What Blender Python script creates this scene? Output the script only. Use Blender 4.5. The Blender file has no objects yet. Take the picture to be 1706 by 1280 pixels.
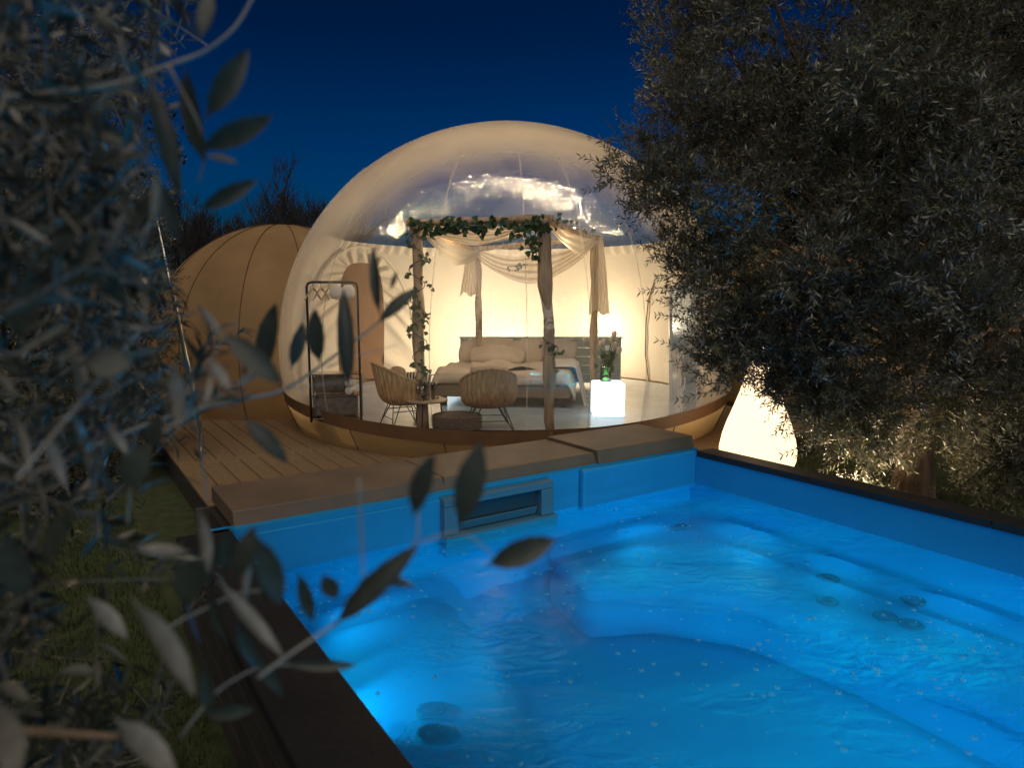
import bpy, bmesh, math, random
import numpy as np
from mathutils import Vector, Matrix
random.seed(7); rng = np.random.default_rng(7)
S = bpy.context.scene
C = S.collection
PI = math.pi
R = math.radians

# ------------------------------------------------------------------ camera, sky, sun, exposure
CAMH = 1.6; PITCH = R(7.15); FPX = 1140.0
cd = bpy.data.cameras.new('camera'); cam = bpy.data.objects.new('camera', cd); C.objects.link(cam)
cd.sensor_width = 36; cd.lens = 36*FPX/1706; cd.clip_start = .05; cd.clip_end = 2000
cam.location = (0, 0, CAMH); cam.rotation_euler = (PI/2-PITCH, 0, 0)
cd.dof.use_dof = True; cd.dof.focus_distance = 9.0; cd.dof.aperture_fstop = 2.1
S.camera = cam

SUN_EL, SUN_AZ = R(50), R(200)          # soft warm garden light falls from behind the camera
w = bpy.data.worlds.new('World'); S.world = w; w.use_nodes = True
nt = w.node_tree; bg = nt.nodes['Background']
sky = nt.nodes.new('ShaderNodeTexSky'); sky.sky_type = 'NISHITA'; sky.sun_disc = False
sky.sun_elevation = R(2.0); sky.sun_rotation = R(200); sky.ozone_density = 8.0; sky.dust_density = .3; sky.air_density = 1.0
wt = nt.nodes.new('ShaderNodeTexCoord'); ws = nt.nodes.new('ShaderNodeSeparateXYZ'); wr = nt.nodes.new('ShaderNodeValToRGB'); wm = nt.nodes.new('ShaderNodeMix'); wm.data_type = 'RGBA'; wm.blend_type = 'MULTIPLY'; wm.inputs[0].default_value = 1
nt.links.new(wt.outputs['Generated'], ws.inputs[0]); nt.links.new(ws.outputs[2], wr.inputs[0])
for p_, v_ in ((0., 1.08), (.15, .98), (.34, .42), (.6, .16)):          # the dusk sky darkens towards the zenith
    e_ = wr.color_ramp.elements[0] if p_ == 0 else wr.color_ramp.elements[1] if p_ == .15 else wr.color_ramp.elements.new(p_)
    e_.position = p_; e_.color = (v_*1.7, v_*1.25, v_*1.0, 1)
nt.links.new(sky.outputs[0], wm.inputs[6]); nt.links.new(wr.outputs[0], wm.inputs[7])
nt.links.new(wm.outputs[2], bg.inputs[0]); bg.inputs[1].default_value = .105
sd = bpy.data.lights.new('sun', 'SUN'); sun = bpy.data.objects.new('sun', sd); C.objects.link(sun)
sd.energy = 1.55; sd.angle = R(75); sd.color = (1, .89, .75)
sdir = Vector((math.cos(SUN_EL)*.10, -math.cos(SUN_EL)*.995, math.sin(SUN_EL)))
sun.rotation_euler = sdir.to_track_quat('Z', 'Y').to_euler()
S.view_settings.view_transform = 'Standard'; S.view_settings.look = 'None'
S.view_settings.exposure = 0; S.view_settings.gamma = 1; S.view_settings.use_curve_mapping = False
S.render.engine = 'CYCLES'
cy = S.cycles
cy.use_denoising = True; cy.max_bounces = 10; cy.diffuse_bounces = 5; cy.glossy_bounces = 4
cy.transmission_bounces = 6; cy.transparent_max_bounces = 24
cy.caustics_reflective = False; cy.caustics_refractive = False
cy.sample_clamp_indirect = 4

# ------------------------------------------------------------------ helpers: pixels of the photo -> points at a real depth / height
CF = Vector((0, math.cos(PITCH), -math.sin(PITCH))); CU = Vector((0, math.sin(PITCH), math.cos(PITCH))); CR = Vector((1, 0, 0))
CO = Vector((0, 0, CAMH))
def ray(px, py): return CF + CR*((px-853)/FPX) - CU*((py-640)/FPX)
def at_z(px, py, z): d = ray(px, py); return CO + d*((z-CAMH)/d.z)
def at_y(px, py, y): d = ray(px, py); return CO + d*(y/d.y)
EV = math.atan2(1140, 1707); ES = Vector((math.cos(EV), math.sin(EV), 0)); ET = Vector((-ES.y, ES.x, 0))
def W(s, t, z): return ES*s + ET*t + Vector((0, 0, z))          # pool frame: s along its far edge, t along its side

# ------------------------------------------------------------------ helpers: materials
def nd(nt, kind, **kw):
    n = nt.nodes.new('ShaderNode'+kind)
    for k, v in kw.items(): setattr(n, k, v)
    return n
def pm(name, col, rough=.6, metal=0., spec=.5, var=.0, vscale=4., bump=0., bscale=20., stretch=None, emit=None, estr=0., trans=0., sheen=0., col2=None, coat=0.):
    m = bpy.data.materials.new(name); m.use_nodes = True; nt = m.node_tree; L = nt.links
    b = nt.nodes['Principled BSDF']
    b.inputs['Base Color'].default_value = (*col, 1); b.inputs['Roughness'].default_value = rough
    b.inputs['Metallic'].default_value = metal; b.inputs['Specular IOR Level'].default_value = spec
    b.inputs['Transmission Weight'].default_value = trans; b.inputs['Coat Weight'].default_value = coat
    if emit: b.inputs['Emission Color'].default_value = (*emit, 1); b.inputs['Emission Strength'].default_value = estr
    tc = nd(nt, 'TexCoord'); mp = nd(nt, 'Mapping'); L.new(tc.outputs['Object'], mp.inputs[0])
    if stretch: mp.inputs['Scale'].default_value = stretch
    if var or col2:
        n = nd(nt, 'TexNoise'); n.inputs['Scale'].default_value = vscale; n.inputs['Detail'].default_value = 5
        L.new(mp.outputs[0], n.inputs[0])
        r = nd(nt, 'ValToRGB'); r.color_ramp.elements[0].position = .3; r.color_ramp.elements[1].position = .7
        c2 = col2 or tuple(min(1, c*(1+var)) for c in col)
        c1 = col if col2 else tuple(c*(1-var) for c in col)
        r.color_ramp.elements[0].color = (*c1, 1); r.color_ramp.elements[1].color = (*c2, 1)
        L.new(n.outputs[0], r.inputs[0]); L.new(r.outputs[0], b.inputs['Base Color'])
    if bump:
        n = nd(nt, 'TexNoise'); n.inputs['Scale'].default_value = bscale; n.inputs['Detail'].default_value = 4
        L.new(mp.outputs[0], n.inputs[0])
        bp = nd(nt, 'Bump'); bp.inputs['Strength'].default_value = bump; bp.inputs['Distance'].default_value = .02
        L.new(n.outputs[0], bp.inputs['Height']); L.new(bp.outputs[0], b.inputs['Normal'])
    return m
def translucent(name, col, k=.5, bump=0., bscale=12., stretch=None, var=0., clear=0.):
    m = bpy.data.materials.new(name); m.use_nodes = True; nt = m.node_tree; L = nt.links
    nt.nodes.remove(nt.nodes['Principled BSDF']); out = nt.nodes['Material Output']
    d = nd(nt, 'BsdfDiffuse'); t = nd(nt, 'BsdfTranslucent'); mx = nd(nt, 'MixShader'); mx.inputs[0].default_value = k
    for q in (d, t): q.inputs[0].default_value = (*col, 1)
    tc = nd(nt, 'TexCoord'); mp = nd(nt, 'Mapping'); L.new(tc.outputs['Object'], mp.inputs[0])
    if stretch: mp.inputs['Scale'].default_value = stretch
    if var:
        n = nd(nt, 'TexNoise'); n.inputs['Scale'].default_value = 1.3; n.inputs['Detail'].default_value = 6; L.new(mp.outputs[0], n.inputs[0])
        r = nd(nt, 'ValToRGB'); r.color_ramp.elements[0].position = .3; r.color_ramp.elements[1].position = .7
        r.color_ramp.elements[0].color = (*[c*(1-var) for c in col], 1); r.color_ramp.elements[1].color = (*[min(1, c*(1+var)) for c in col], 1)
        L.new(n.outputs[0], r.inputs[0])
        for q in (d, t): L.new(r.outputs[0], q.inputs[0])
    if bump:
        n = nd(nt, 'TexNoise'); n.inputs['Scale'].default_value = bscale; n.inputs['Detail'].default_value = 3; L.new(mp.outputs[0], n.inputs[0])
        bp = nd(nt, 'Bump'); bp.inputs['Strength'].default_value = bump; bp.inputs['Distance'].default_value = .03
        L.new(n.outputs[0], bp.inputs['Height']); L.new(bp.outputs[0], d.inputs['Normal']); L.new(bp.outputs[0], t.inputs['Normal'])
    L.new(d.outputs[0], mx.inputs[1]); L.new(t.outputs[0], mx.inputs[2])
    if clear:
        tr = nd(nt, 'BsdfTransparent'); m2 = nd(nt, 'MixShader'); m2.inputs[0].default_value = clear
        L.new(mx.outputs[0], m2.inputs[1]); L.new(tr.outputs[0], m2.inputs[2]); L.new(m2.outputs[0], out.inputs[0])
    else: L.new(mx.outputs[0], out.inputs[0])
    return m
def leaf_mat(name, top, under, rough=.45, k=.25, spec=.22, lo=.3, hi=1.9):
    m = bpy.data.materials.new(name); m.use_nodes = True; nt = m.node_tree; L = nt.links
    b = nt.nodes['Principled BSDF']; out = nt.nodes['Material Output']
    g = nd(nt, 'NewGeometry'); mx = nd(nt, 'Mix', data_type='RGBA')
    n = nd(nt, 'TexNoise'); n.inputs['Scale'].default_value = 2.5; n.inputs['Detail'].default_value = 2
    tc = nd(nt, 'TexCoord'); L.new(tc.outputs['Object'], n.inputs[0])
    hs = nd(nt, 'HueSaturation'); mr = nd(nt, 'MapRange'); mr.inputs[1].default_value = .3; mr.inputs[2].default_value = .7
    mr.inputs[3].default_value = .55; mr.inputs[4].default_value = 1.5
    r1 = nd(nt, 'MapRange'); r1.inputs[3].default_value = lo; r1.inputs[4].default_value = hi
    p2 = nd(nt, 'Math', operation='POWER'); p2.inputs[1].default_value = 1.8; L.new(g.outputs['Random Per Island'], p2.inputs[0]); L.new(p2.outputs[0], r1.inputs[0])  # wide tone range per leaf stands in for lit and shaded leaves
    vm = nd(nt, 'Math', operation='MULTIPLY'); L.new(n.outputs[0], mr.inputs[0]); L.new(mr.outputs[0], vm.inputs[0]); L.new(r1.outputs[0], vm.inputs[1]); L.new(vm.outputs[0], hs.inputs['Value'])
    mx.inputs[6].default_value = (*top, 1); mx.inputs[7].default_value = (*under, 1)
    L.new(g.outputs['Backfacing'], mx.inputs[0]); L.new(mx.outputs[2], hs.inputs['Color']); L.new(hs.outputs[0], b.inputs['Base Color'])
    b.inputs['Roughness'].default_value = rough; b.inputs['Specular IOR Level'].default_value = spec
    t = nd(nt, 'BsdfTranslucent'); t.inputs[0].default_value = (*[c*1.5 for c in top], 1)
    ms = nd(nt, 'MixShader'); ms.inputs[0].default_value = k
    L.new(b.outputs[0], ms.inputs[1]); L.new(t.outputs[0], ms.inputs[2]); L.new(ms.outputs[0], out.inputs[0])
    return m
def film_mat():
    m = bpy.data.materials.new('clear_film'); m.use_nodes = True; nt = m.node_tree; L = nt.links
    nt.nodes.remove(nt.nodes['Principled BSDF']); out = nt.nodes['Material Output']
    lw = nd(nt, 'LayerWeight'); lw.inputs[0].default_value = .5
    mr = nd(nt, 'MapRange', interpolation_type='SMOOTHSTEP'); mr.inputs[1].default_value = .38; mr.inputs[2].default_value = .74
    mr.inputs[3].default_value = .055; mr.inputs[4].default_value = .84
    L.new(lw.outputs['Facing'], mr.inputs[0])
    d = nd(nt, 'BsdfDiffuse'); t = nd(nt, 'BsdfTranslucent'); hz = nd(nt, 'MixShader'); hz.inputs[0].default_value = .62
    for q in (d, t): q.inputs[0].default_value = (.80, .70, .58, 1)
    L.new(d.outputs[0], hz.inputs[1]); L.new(t.outputs[0], hz.inputs[2])
    tr = nd(nt, 'BsdfTransparent'); m1 = nd(nt, 'MixShader')
    tc0 = nd(nt, 'TexCoord'); hn = nd(nt, 'TexNoise'); hn.inputs['Scale'].default_value = .75; hn.inputs['Detail'].default_value = 4; hn.inputs['Distortion'].default_value = .6; L.new(tc0.outputs['Object'], hn.inputs[0])
    hr = nd(nt, 'MapRange'); hr.inputs[1].default_value = .38; hr.inputs[2].default_value = .66; hr.inputs[3].default_value = .0; hr.inputs[4].default_value = .06; L.new(hn.outputs[0], hr.inputs[0])  # patchy haze stands in for light and dark reflections on the film
    ha = nd(nt, 'Math', operation='ADD'); ha.use_clamp = True; L.new(mr.outputs[0], ha.inputs[0]); L.new(hr.outputs[0], ha.inputs[1])
    L.new(ha.outputs[0], m1.inputs[0]); L.new(tr.outputs[0], m1.inputs[1]); L.new(hz.outputs[0], m1.inputs[2])
    tc = nd(nt, 'TexCoord')
    n1 = nd(nt, 'TexNoise'); n1.inputs['Scale'].default_value = 13; n1.inputs['Detail'].default_value = 1.5; n1.inputs['Roughness'].default_value = .5
    n2 = nd(nt, 'TexNoise'); n2.inputs['Scale'].default_value = 1.1; n2.inputs['Detail'].default_value = 2
    L.new(tc.outputs['Object'], n1.inputs[0]); L.new(tc.outputs['Object'], n2.inputs[0])
    b2 = nd(nt, 'Bump'); b2.inputs['Strength'].default_value = .1; b2.inputs['Distance'].default_value = .05
    b1 = nd(nt, 'Bump'); b1.inputs['Strength'].default_value = 1.; b1.inputs['Distance'].default_value = .0075
    L.new(n2.outputs[0], b2.inputs['Height']); L.new(n1.outputs[0], b1.inputs['Height']); L.new(b2.outputs[0], b1.inputs['Normal'])
    gl = nd(nt, 'BsdfGlossy'); gl.inputs['Roughness'].default_value = .03; L.new(b1.outputs[0], gl.inputs['Normal'])
    pw = nd(nt, 'Math', operation='POWER'); pw.inputs[1].default_value = 4; L.new(lw.outputs['Facing'], pw.inputs[0])
    mm = nd(nt, 'Math', operation='MULTIPLY'); mm.inputs[1].default_value = .6; L.new(pw.outputs[0], mm.inputs[0])
    gn = nd(nt, 'TexNoise'); gn.inputs['Scale'].default_value = .95; gn.inputs['Detail'].default_value = 3; L.new(tc.outputs['Object'], gn.inputs[0])
    gr = nd(nt, 'MapRange'); gr.inputs[1].default_value = .44; gr.inputs[2].default_value = .58; gr.inputs[3].default_value = .12; gr.inputs[4].default_value = 1.5; L.new(gn.outputs[0], gr.inputs[0])
    gm = nd(nt, 'Math', operation='MULTIPLY_ADD'); gm.use_clamp = True; gm.inputs[1].default_value = .06; L.new(gr.outputs[0], gm.inputs[0]); L.new(mm.outputs[0], gm.inputs[2])      # random gloss mask shapes the lamp glints into patches
    m2 = nd(nt, 'MixShader'); L.new(gm.outputs[0], m2.inputs[0]); L.new(m1.outputs[0], m2.inputs[1]); L.new(gl.outputs[0], m2.inputs[2])
    L.new(m2.outputs[0], out.inputs[0])
    return m
def water_mat():
    m = bpy.data.materials.new('water'); m.use_nodes = True; nt = m.node_tree; L = nt.links
    nt.nodes.remove(nt.nodes['Principled BSDF']); out = nt.nodes['Material Output']
    tc = nd(nt, 'TexCoord'); mp = nd(nt, 'Mapping'); L.new(tc.outputs['Object'], mp.inputs[0]); mp.inputs['Scale'].default_value = (1, 1.7, 1)
    mp.inputs['Rotation'].default_value = (0, 0, R(10))
    n1 = nd(nt, 'TexNoise'); n1.inputs['Scale'].default_value = 5.5; n1.inputs['Detail'].default_value = 4; n1.inputs['Distortion'].default_value = .8
    n2 = nd(nt, 'TexNoise'); n2.inputs['Scale'].default_value = 1.1; n2.inputs['Detail'].default_value = 1
    n3 = nd(nt, 'TexNoise'); n3.inputs['Scale'].default_value = .9; n3.inputs['Detail'].default_value = 1
    for q in (n1, n2, n3): L.new(mp.outputs[0], q.inputs[0])
    amp = nd(nt, 'MapRange'); amp.inputs[1].default_value = .42; amp.inputs[2].default_value = .66; amp.inputs[3].default_value = .12; amp.inputs[4].default_value = 1.
    L.new(n3.outputs[0], amp.inputs[0])
    mul = nd(nt, 'Math', operation='MULTIPLY'); L.new(n1.outputs[0], mul.inputs[0]); L.new(amp.outputs[0], mul.inputs[1])
    b1 = nd(nt, 'Bump'); b1.inputs['Strength'].default_value = .55; b1.inputs['Distance'].default_value = .05; L.new(mul.outputs[0], b1.inputs['Height'])
    b2 = nd(nt, 'Bump'); b2.inputs['Strength'].default_value = .3; b2.inputs['Distance'].default_value = .1; L.new(n2.outputs[0], b2.inputs['Height']); L.new(b1.outputs[0], b2.inputs['Normal'])
    rf = nd(nt, 'BsdfRefraction'); rf.inputs['IOR'].default_value = 1.12; rf.inputs['Roughness'].default_value = .03; L.new(b2.outputs[0], rf.inputs['Normal'])
    tr = nd(nt, 'BsdfTransparent'); mx = nd(nt, 'MixShader'); mx.inputs[0].default_value = .45
    for q in (rf, tr): q.inputs[0].default_value = (.78, .95, 1, 1)
    L.new(rf.outputs[0], mx.inputs[1]); L.new(tr.outputs[0], mx.inputs[2])
    gl = nd(nt, 'BsdfGlossy'); gl.inputs['Roughness'].default_value = .22; L.new(b2.outputs[0], gl.inputs['Normal'])
    fr = nd(nt, 'Fresnel'); fr.inputs[0].default_value = 1.33; L.new(b2.outputs[0], fr.inputs['Normal'])
    fm_ = nd(nt, 'Math', operation='MULTIPLY'); fm_.inputs[1].default_value = .22; L.new(fr.outputs[0], fm_.inputs[0])
    b3 = nd(nt, 'Bump'); b3.inputs['Strength'].default_value = .5; b3.inputs['Distance'].default_value = .09; L.new(mul.outputs[0], b3.inputs['Height'])
    mk = nd(nt, 'BsdfTranslucent'); mk.inputs[0].default_value = (.75, .95, 1, 1); L.new(b3.outputs[0], mk.inputs['Normal'])   # milky micro-bubbles lit from below
    mf = nd(nt, 'MapRange'); mf.inputs[1].default_value = .35; mf.inputs[2].default_value = .7; mf.inputs[3].default_value = .12; mf.inputs[4].default_value = .46; L.new(n3.outputs[0], mf.inputs[0])
    mw = nd(nt, 'MixShader'); L.new(mf.outputs[0], mw.inputs[0]); L.new(mx.outputs[0], mw.inputs[1]); L.new(mk.outputs[0], mw.inputs[2])
    m2 = nd(nt, 'MixShader'); L.new(fm_.outputs[0], m2.inputs[0]); L.new(mw.outputs[0], m2.inputs[1]); L.new(gl.outputs[0], m2.inputs[2])
    L.new(m2.outputs[0], out.inputs[0])
    return m
def clear_glass(name, tint, gloss=.12):
    m = bpy.data.materials.new(name); m.use_nodes = True; nt = m.node_tree; L = nt.links
    nt.nodes.remove(nt.nodes['Principled BSDF']); out = nt.nodes['Material Output']
    tr = nd(nt, 'BsdfTransparent'); tr.inputs[0].default_value = (*tint, 1); gl = nd(nt, 'BsdfGlossy'); gl.inputs['Roughness'].default_value = .05
    lw = nd(nt, 'LayerWeight'); lw.inputs[0].default_value = .35; mx = nd(nt, 'MixShader')
    ad = nd(nt, 'Math', operation='ADD'); ad.inputs[1].default_value = gloss; ad.use_clamp = True
    L.new(lw.outputs['Fresnel'], ad.inputs[0]); L.new(ad.outputs[0], mx.inputs[0]); L.new(tr.outputs[0], mx.inputs[1]); L.new(gl.outputs[0], mx.inputs[2]); L.new(mx.outputs[0], out.inputs[0])
    return m

M = {}
M['film'] = film_mat()
M['wall_fabric'] = translucent('wall_fabric', (.80, .74, .64), .25, bump=.35, bscale=5, stretch=(1, 1, 2.2))
M['pleat'] = translucent('pleat_fabric', (.80, .74, .64), .25)
M['tan_fabric'] = translucent('tan_tent_fabric', (.38, .27, .155), .5, var=.16, bump=.4, bscale=2.2)
M['skirt'] = translucent('skirt_fabric', (.80, .57, .28), .6, var=.06, bump=.2, bscale=6)
M['rim_band'] = pm('brown_band', (.16, .085, .04), .55, var=.15)
M['seam_dark'] = pm('seam_brown', (.11, .06, .025), .7)
M['seam_clear'] = translucent('seam_clear', (.8, .76, .7), .6, clear=.78)
M['vinyl'] = pm('vinyl_floor', (.37, .45, .52), .18, var=.12, vscale=2.5, bump=.1, bscale=4)
M['door_brown'] = pm('brown_liner', (.17, .092, .046), .8, var=.1)
M['steel'] = pm('steel', (.55, .52, .48), .22, metal=1)
M['black_metal'] = pm('black_metal', (.02, .02, .022), .4, metal=.3)
M['rattan'] = pm('rattan', (.44, .27, .13), .55, var=.35, vscale=30, bump=.5, bscale=60, stretch=(1, 1, .25))
M['cushion'] = pm('tan_cushion', (.38, .26, .14), .85, var=.12, vscale=8, bump=.3, bscale=12)
M['stripe'] = None
M['linen'] = pm('linen', (.50, .40, .29), .85, var=.08, vscale=5, bump=.5, bscale=9)
M['linen_grey'] = pm('grey_linen', (.42, .36, .30), .9, var=.1, vscale=5, bump=.5, bscale=9)
M['bed_base'] = pm('bed_base_fabric', (.17, .12, .08), .85, var=.1)
M['headboard'] = pm('grey_green_boards', (.26, .31, .28), .6, var=.2, vscale=6, stretch=(1, 1, 6))
M['white_plastic'] = pm('white_plastic', (.8, .8, .8), .4)
M['driftwood'] = pm('driftwood', (.44, .31, .19), .8, var=.45, vscale=7, bump=.8, bscale=14, stretch=(2, 2, .35))
M['tulle'] = translucent('tulle', (.74, .66, .54), .6, clear=.08)
M['ivy'] = leaf_mat('ivy_leaf', (.05, .085, .04), (.10, .13, .08), .4)
M['stem'] = pm('stem', (.10, .08, .045), .8)
M['table_top'] = pm('table_wood', (.42, .31, .2), .4, var=.15, vscale=8)
M['glass'] = clear_glass('clear_glass', (.93, .92, .9))
M['green_glass'] = clear_glass('green_vase_glass', (.45, .95, .45), .1)
M['bottle'] = pm('dark_bottle', (.03, .035, .02), .15)
M['pouf'] = pm('pouf_weave', (.12, .085, .065), .8, var=.4, vscale=35, bump=.8, bscale=50)
M['cube_glow'] = pm('glowing_cube', (.8, .8, .8), .5, emit=(.74, .93, 1), estr=1.7)
M['pear_glow'] = pm('glowing_pear', (.8, .75, .65), .5, emit=(1, .70, .42), estr=1.9)
M['flower'] = pm('flower_petal', (.62, .5, .4), .7, var=.15)
M['green_stem'] = pm('green_stem', (.10, .22, .06), .6)
M['dark_fabric'] = pm('dark_basket', (.10, .09, .085), .9, var=.4, vscale=14, bump=.6, bscale=20)
M['towel'] = pm('white_towel', (.70, .66, .6), .95, bump=.4, bscale=40)
M['mirror'] = pm('door_glass', (.55, .66, .78), .12, metal=.7)
M['alu'] = pm('white_aluminium', (.62, .62, .62), .4)
M['shell'] = pm('acrylic_shell', (.012, .28, .62), .55, spec=.25, var=.04)
M['rim'] = pm('dark_rim_boards', (.013, .0125, .014), .6, var=.3, vscale=3, bump=.15, bscale=30)
M['coping'] = pm('brown_coping', (.145, .10, .068), .55, var=.22, vscale=2.2, bump=.12, bscale=60)
M['cladding'] = pm('dark_cladding', (.045, .035, .03), .7, var=.25)
M['skimmer'] = pm('skimmer_plastic', (.06, .17, .26), .45)
M['skimmer_dark'] = pm('skimmer_shade', (.02, .05, .08), .6)
M['jet'] = pm('jet_plastic', (.006, .008, .012), .5)
M['lens'] = pm('pool_lamp_lens', (.6, .8, .9), .3, emit=(.1, .6, 1), estr=1.2)
M['water'] = water_mat()
M['foam'] = translucent('bubble_skin', (.32, .85, 1), .7, clear=.45)
M['deck'] = pm('deck_boards', (.22, .142, .075), .6, var=.28, vscale=5, bump=.25, bscale=30, stretch=(4, 4, 1))
M['deck_dark'] = pm('deck_frame', (.03, .022, .016), .9)
M['grass_ground'] = pm('lawn', (.042, .054, .016), .95, var=.35, vscale=9, bump=.6, bscale=60)
M['grass'] = leaf_mat('grass_blade', (.062, .085, .024), (.062, .085, .024), .7, .3)
M['gravel'] = pm('gravel_bed', (.10, .08, .055), .95, var=.4, vscale=30, bump=.8, bscale=80)
M['stone'] = pm('pebble', (.19, .155, .115), .9, var=.5, vscale=20)
M['edging'] = pm('edging_board', (.19, .13, .08), .8, var=.2)
M['bark'] = pm('olive_bark', (.17, .12, .08), .9, var=.45, vscale=6, bump=1., bscale=11, stretch=(2.5, 2.5, .5))
M['bark_pale'] = pm('twig_bark', (.26, .235, .20), .8, var=.2)
M['twig_dark'] = pm('olive_twig', (.11, .10, .08), .85)
M['bark_dark'] = pm('bare_tree_bark', (.035, .03, .028), .95)
M['olive'] = leaf_mat('olive_leaf', (.105, .108, .062), (.29, .28, .225), .42, .22)
M['olive_fg'] = leaf_mat('olive_leaf_near', (.045, .058, .046), (.22, .21, .18), .32, .10, .45, .3, 1.45)
M['evergreen'] = leaf_mat('evergreen_leaf', (.022, .028, .016), (.04, .045, .03), .6, .1)

# ------------------------------------------------------------------ helpers: meshes and objects
class MB:
    def __init__(s): s.v = []; s.f = []
    def add(s, v, f):
        o = len(s.v); s.v += [tuple(q) for q in v]; s.f += [tuple(i+o for i in q) for q in f]; return s
    def box(s, c, d, ax=None):                       # centre, full size, optional axes
        c = Vector(c); ax = ax or (Vector((1, 0, 0)), Vector((0, 1, 0)), Vector((0, 0, 1)))
        v = [c + ax[0]*(d[0]/2*i) + ax[1]*(d[1]/2*j) + ax[2]*(d[2]/2*k) for k in (-1, 1) for j in (-1, 1) for i in (-1, 1)]
        return s.add(v, [(0, 2, 3, 1), (4, 5, 7, 6), (0, 1, 5, 4), (2, 6, 7, 3), (0, 4, 6, 2), (1, 3, 7, 5)])
    def tube(s, pts, r, n=8, cap=True):
        pts = [Vector(p) for p in pts]; m = len(pts)
        rs = r if hasattr(r, '__len__') else [r]*m
        v = []; f = []; pn = None
        for i, p in enumerate(pts):
            d = (pts[min(i+1, m-1)]-pts[max(i-1, 0)])
            d = d.normalized() if d.length > 1e-9 else Vector((0, 0, 1))
            a = pn - d*pn.dot(d) if pn is not None else d.orthogonal()
            if a.length < 1e-6: a = d.orthogonal()
            a.normalize(); pn = a; b = d.cross(a)
            for k in range(n):
                t = 2*PI*k/n; v.append(p + (a*math.cos(t)+b*math.sin(t))*rs[i])
        for i in range(m-1):
            for k in range(n):
                f.append((i*n+k, i*n+(k+1) % n, (i+1)*n+(k+1) % n, (i+1)*n+k))
        if cap: f.append(tuple(range(n-1, -1, -1))); f.append(tuple((m-1)*n+k for k in range(n)))
        return s.add(v, f)
    def lathe(s, c, prof, n=32, sx=1, sy=1):         # profile of (radius, z)
        c = Vector(c); v = []; f = []
        for r, z in prof:
            for k in range(n): t = 2*PI*k/n; v.append((c.x+r*math.cos(t)*sx, c.y+r*math.sin(t)*sy, c.z+z))
        for i in range(len(prof)-1):
            for k in range(n): f.append((i*n+k, i*n+(k+1) % n, (i+1)*n+(k+1) % n, (i+1)*n+k))
        return s.add(v, f)
    def disc(s, c, r, n=32, up=(0, 0, 1)):
        c = Vector(c); up = Vector(up).normalized(); a = up.orthogonal().normalized(); b = up.cross(a)
        return s.add([c+(a*math.cos(2*PI*k/n)+b*math.sin(2*PI*k/n))*r for k in range(n)], [tuple(range(n))])
    def grid(s, fn, nu, nv, closed=False):
        v = [fn(i/nu, j/nv) for j in range(nv+1) for i in range(nu + (0 if closed else 1))]
        q = nu if closed else nu+1
        f = [(j*q+i, j*q+(i+1) % q, (j+1)*q+(i+1) % q, (j+1)*q+i) for j in range(nv) for i in range(nu)]
        return s.add(v, f)
    def build(s, name, m, parent=None, smooth=False, bevel=0., seg=2, world=True, solid=0.):
        me = bpy.data.meshes.new(name)
        off = Vector((0, 0, 0)); p = parent
        if world:
            while p is not None: off += p.location; p = p.parent
        me.from_pydata([tuple(Vector(q)-off) for q in s.v], [], s.f); me.update()
        o = bpy.data.objects.new(name, me); C.objects.link(o)
        if m: me.materials.append(m)
        if smooth: me.shade_smooth()
        if bevel or solid:
            bm = bmesh.new(); bm.from_mesh(me)
            if solid:
                bmesh.ops.recalc_face_normals(bm, faces=bm.faces); bmesh.ops.solidify(bm, geom=bm.faces[:], thickness=solid)
            if bevel: bmesh.ops.bevel(bm, geom=[e for e in bm.edges if e.is_manifold and e.calc_face_angle(0) > .5], offset=bevel, segments=seg, affect='EDGES', profile=.5, clamp_overlap=True)
            bm.to_mesh(me); bm.free()
        if parent: o.parent = parent
        return o
def fast_mesh(name, V, F, m, parent=None, smooth=False):
    V = np.asarray(V, dtype=np.float32); F = np.asarray(F, dtype=np.int32)
    if parent is not None: V = V - np.array(parent.location, dtype=np.float32)
    me = bpy.data.meshes.new(name); k = F.shape[1]
    me.vertices.add(len(V)); me.vertices.foreach_set('co', V.ravel())
    me.loops.add(F.size); me.loops.foreach_set('vertex_index', F.ravel())
    me.polygons.add(len(F)); me.polygons.foreach_set('loop_start', np.arange(0, F.size, k, dtype=np.int32))
    me.update(calc_edges=True); me.validate()
    me.materials.append(m)
    if smooth: me.shade_smooth()
    o = bpy.data.objects.new(name, me); C.objects.link(o)
    if parent: o.parent = parent
    return o
def tag(o, label=None, cat=None, group=None, kind=None):
    if label: o['label'] = label
    if cat: o['category'] = cat
    if group: o['group'] = group
    if kind: o['kind'] = kind
    return o
def empty(name, loc, label, cat, group=None):
    o = bpy.data.objects.new(name, None); C.objects.link(o); o.location = loc; o.empty_display_size = .1
    return tag(o, label, cat, group)
def copy_tree(o, parent=None):
    c = o.copy(); C.objects.link(c)
    if parent: c.parent = parent
    for ch in list(o.children): copy_tree(ch, c)
    return c
def lamp(name, loc, power, col, r=.05, kind='POINT', size=None, aim=None, parent=None):
    l = bpy.data.lights.new(name, kind); l.energy = power; l.color = col
    if kind == 'AREA': l.shape = 'DISK'; l.size = size
    else: l.shadow_soft_size = r
    o = bpy.data.objects.new(name, l); C.objects.link(o); o.location = loc
    if aim is not None: o.rotation_euler = (Vector(loc)-Vector(aim)).to_track_quat('Z', 'Y').to_euler()
    return o
def wob(p, a, seed): return Vector((math.sin(p*1.7+seed)+.5*math.sin(p*4.1+seed*2.3), math.cos(p*1.3+seed*1.7)+.5*math.sin(p*3.7+seed), 0))*a

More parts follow.
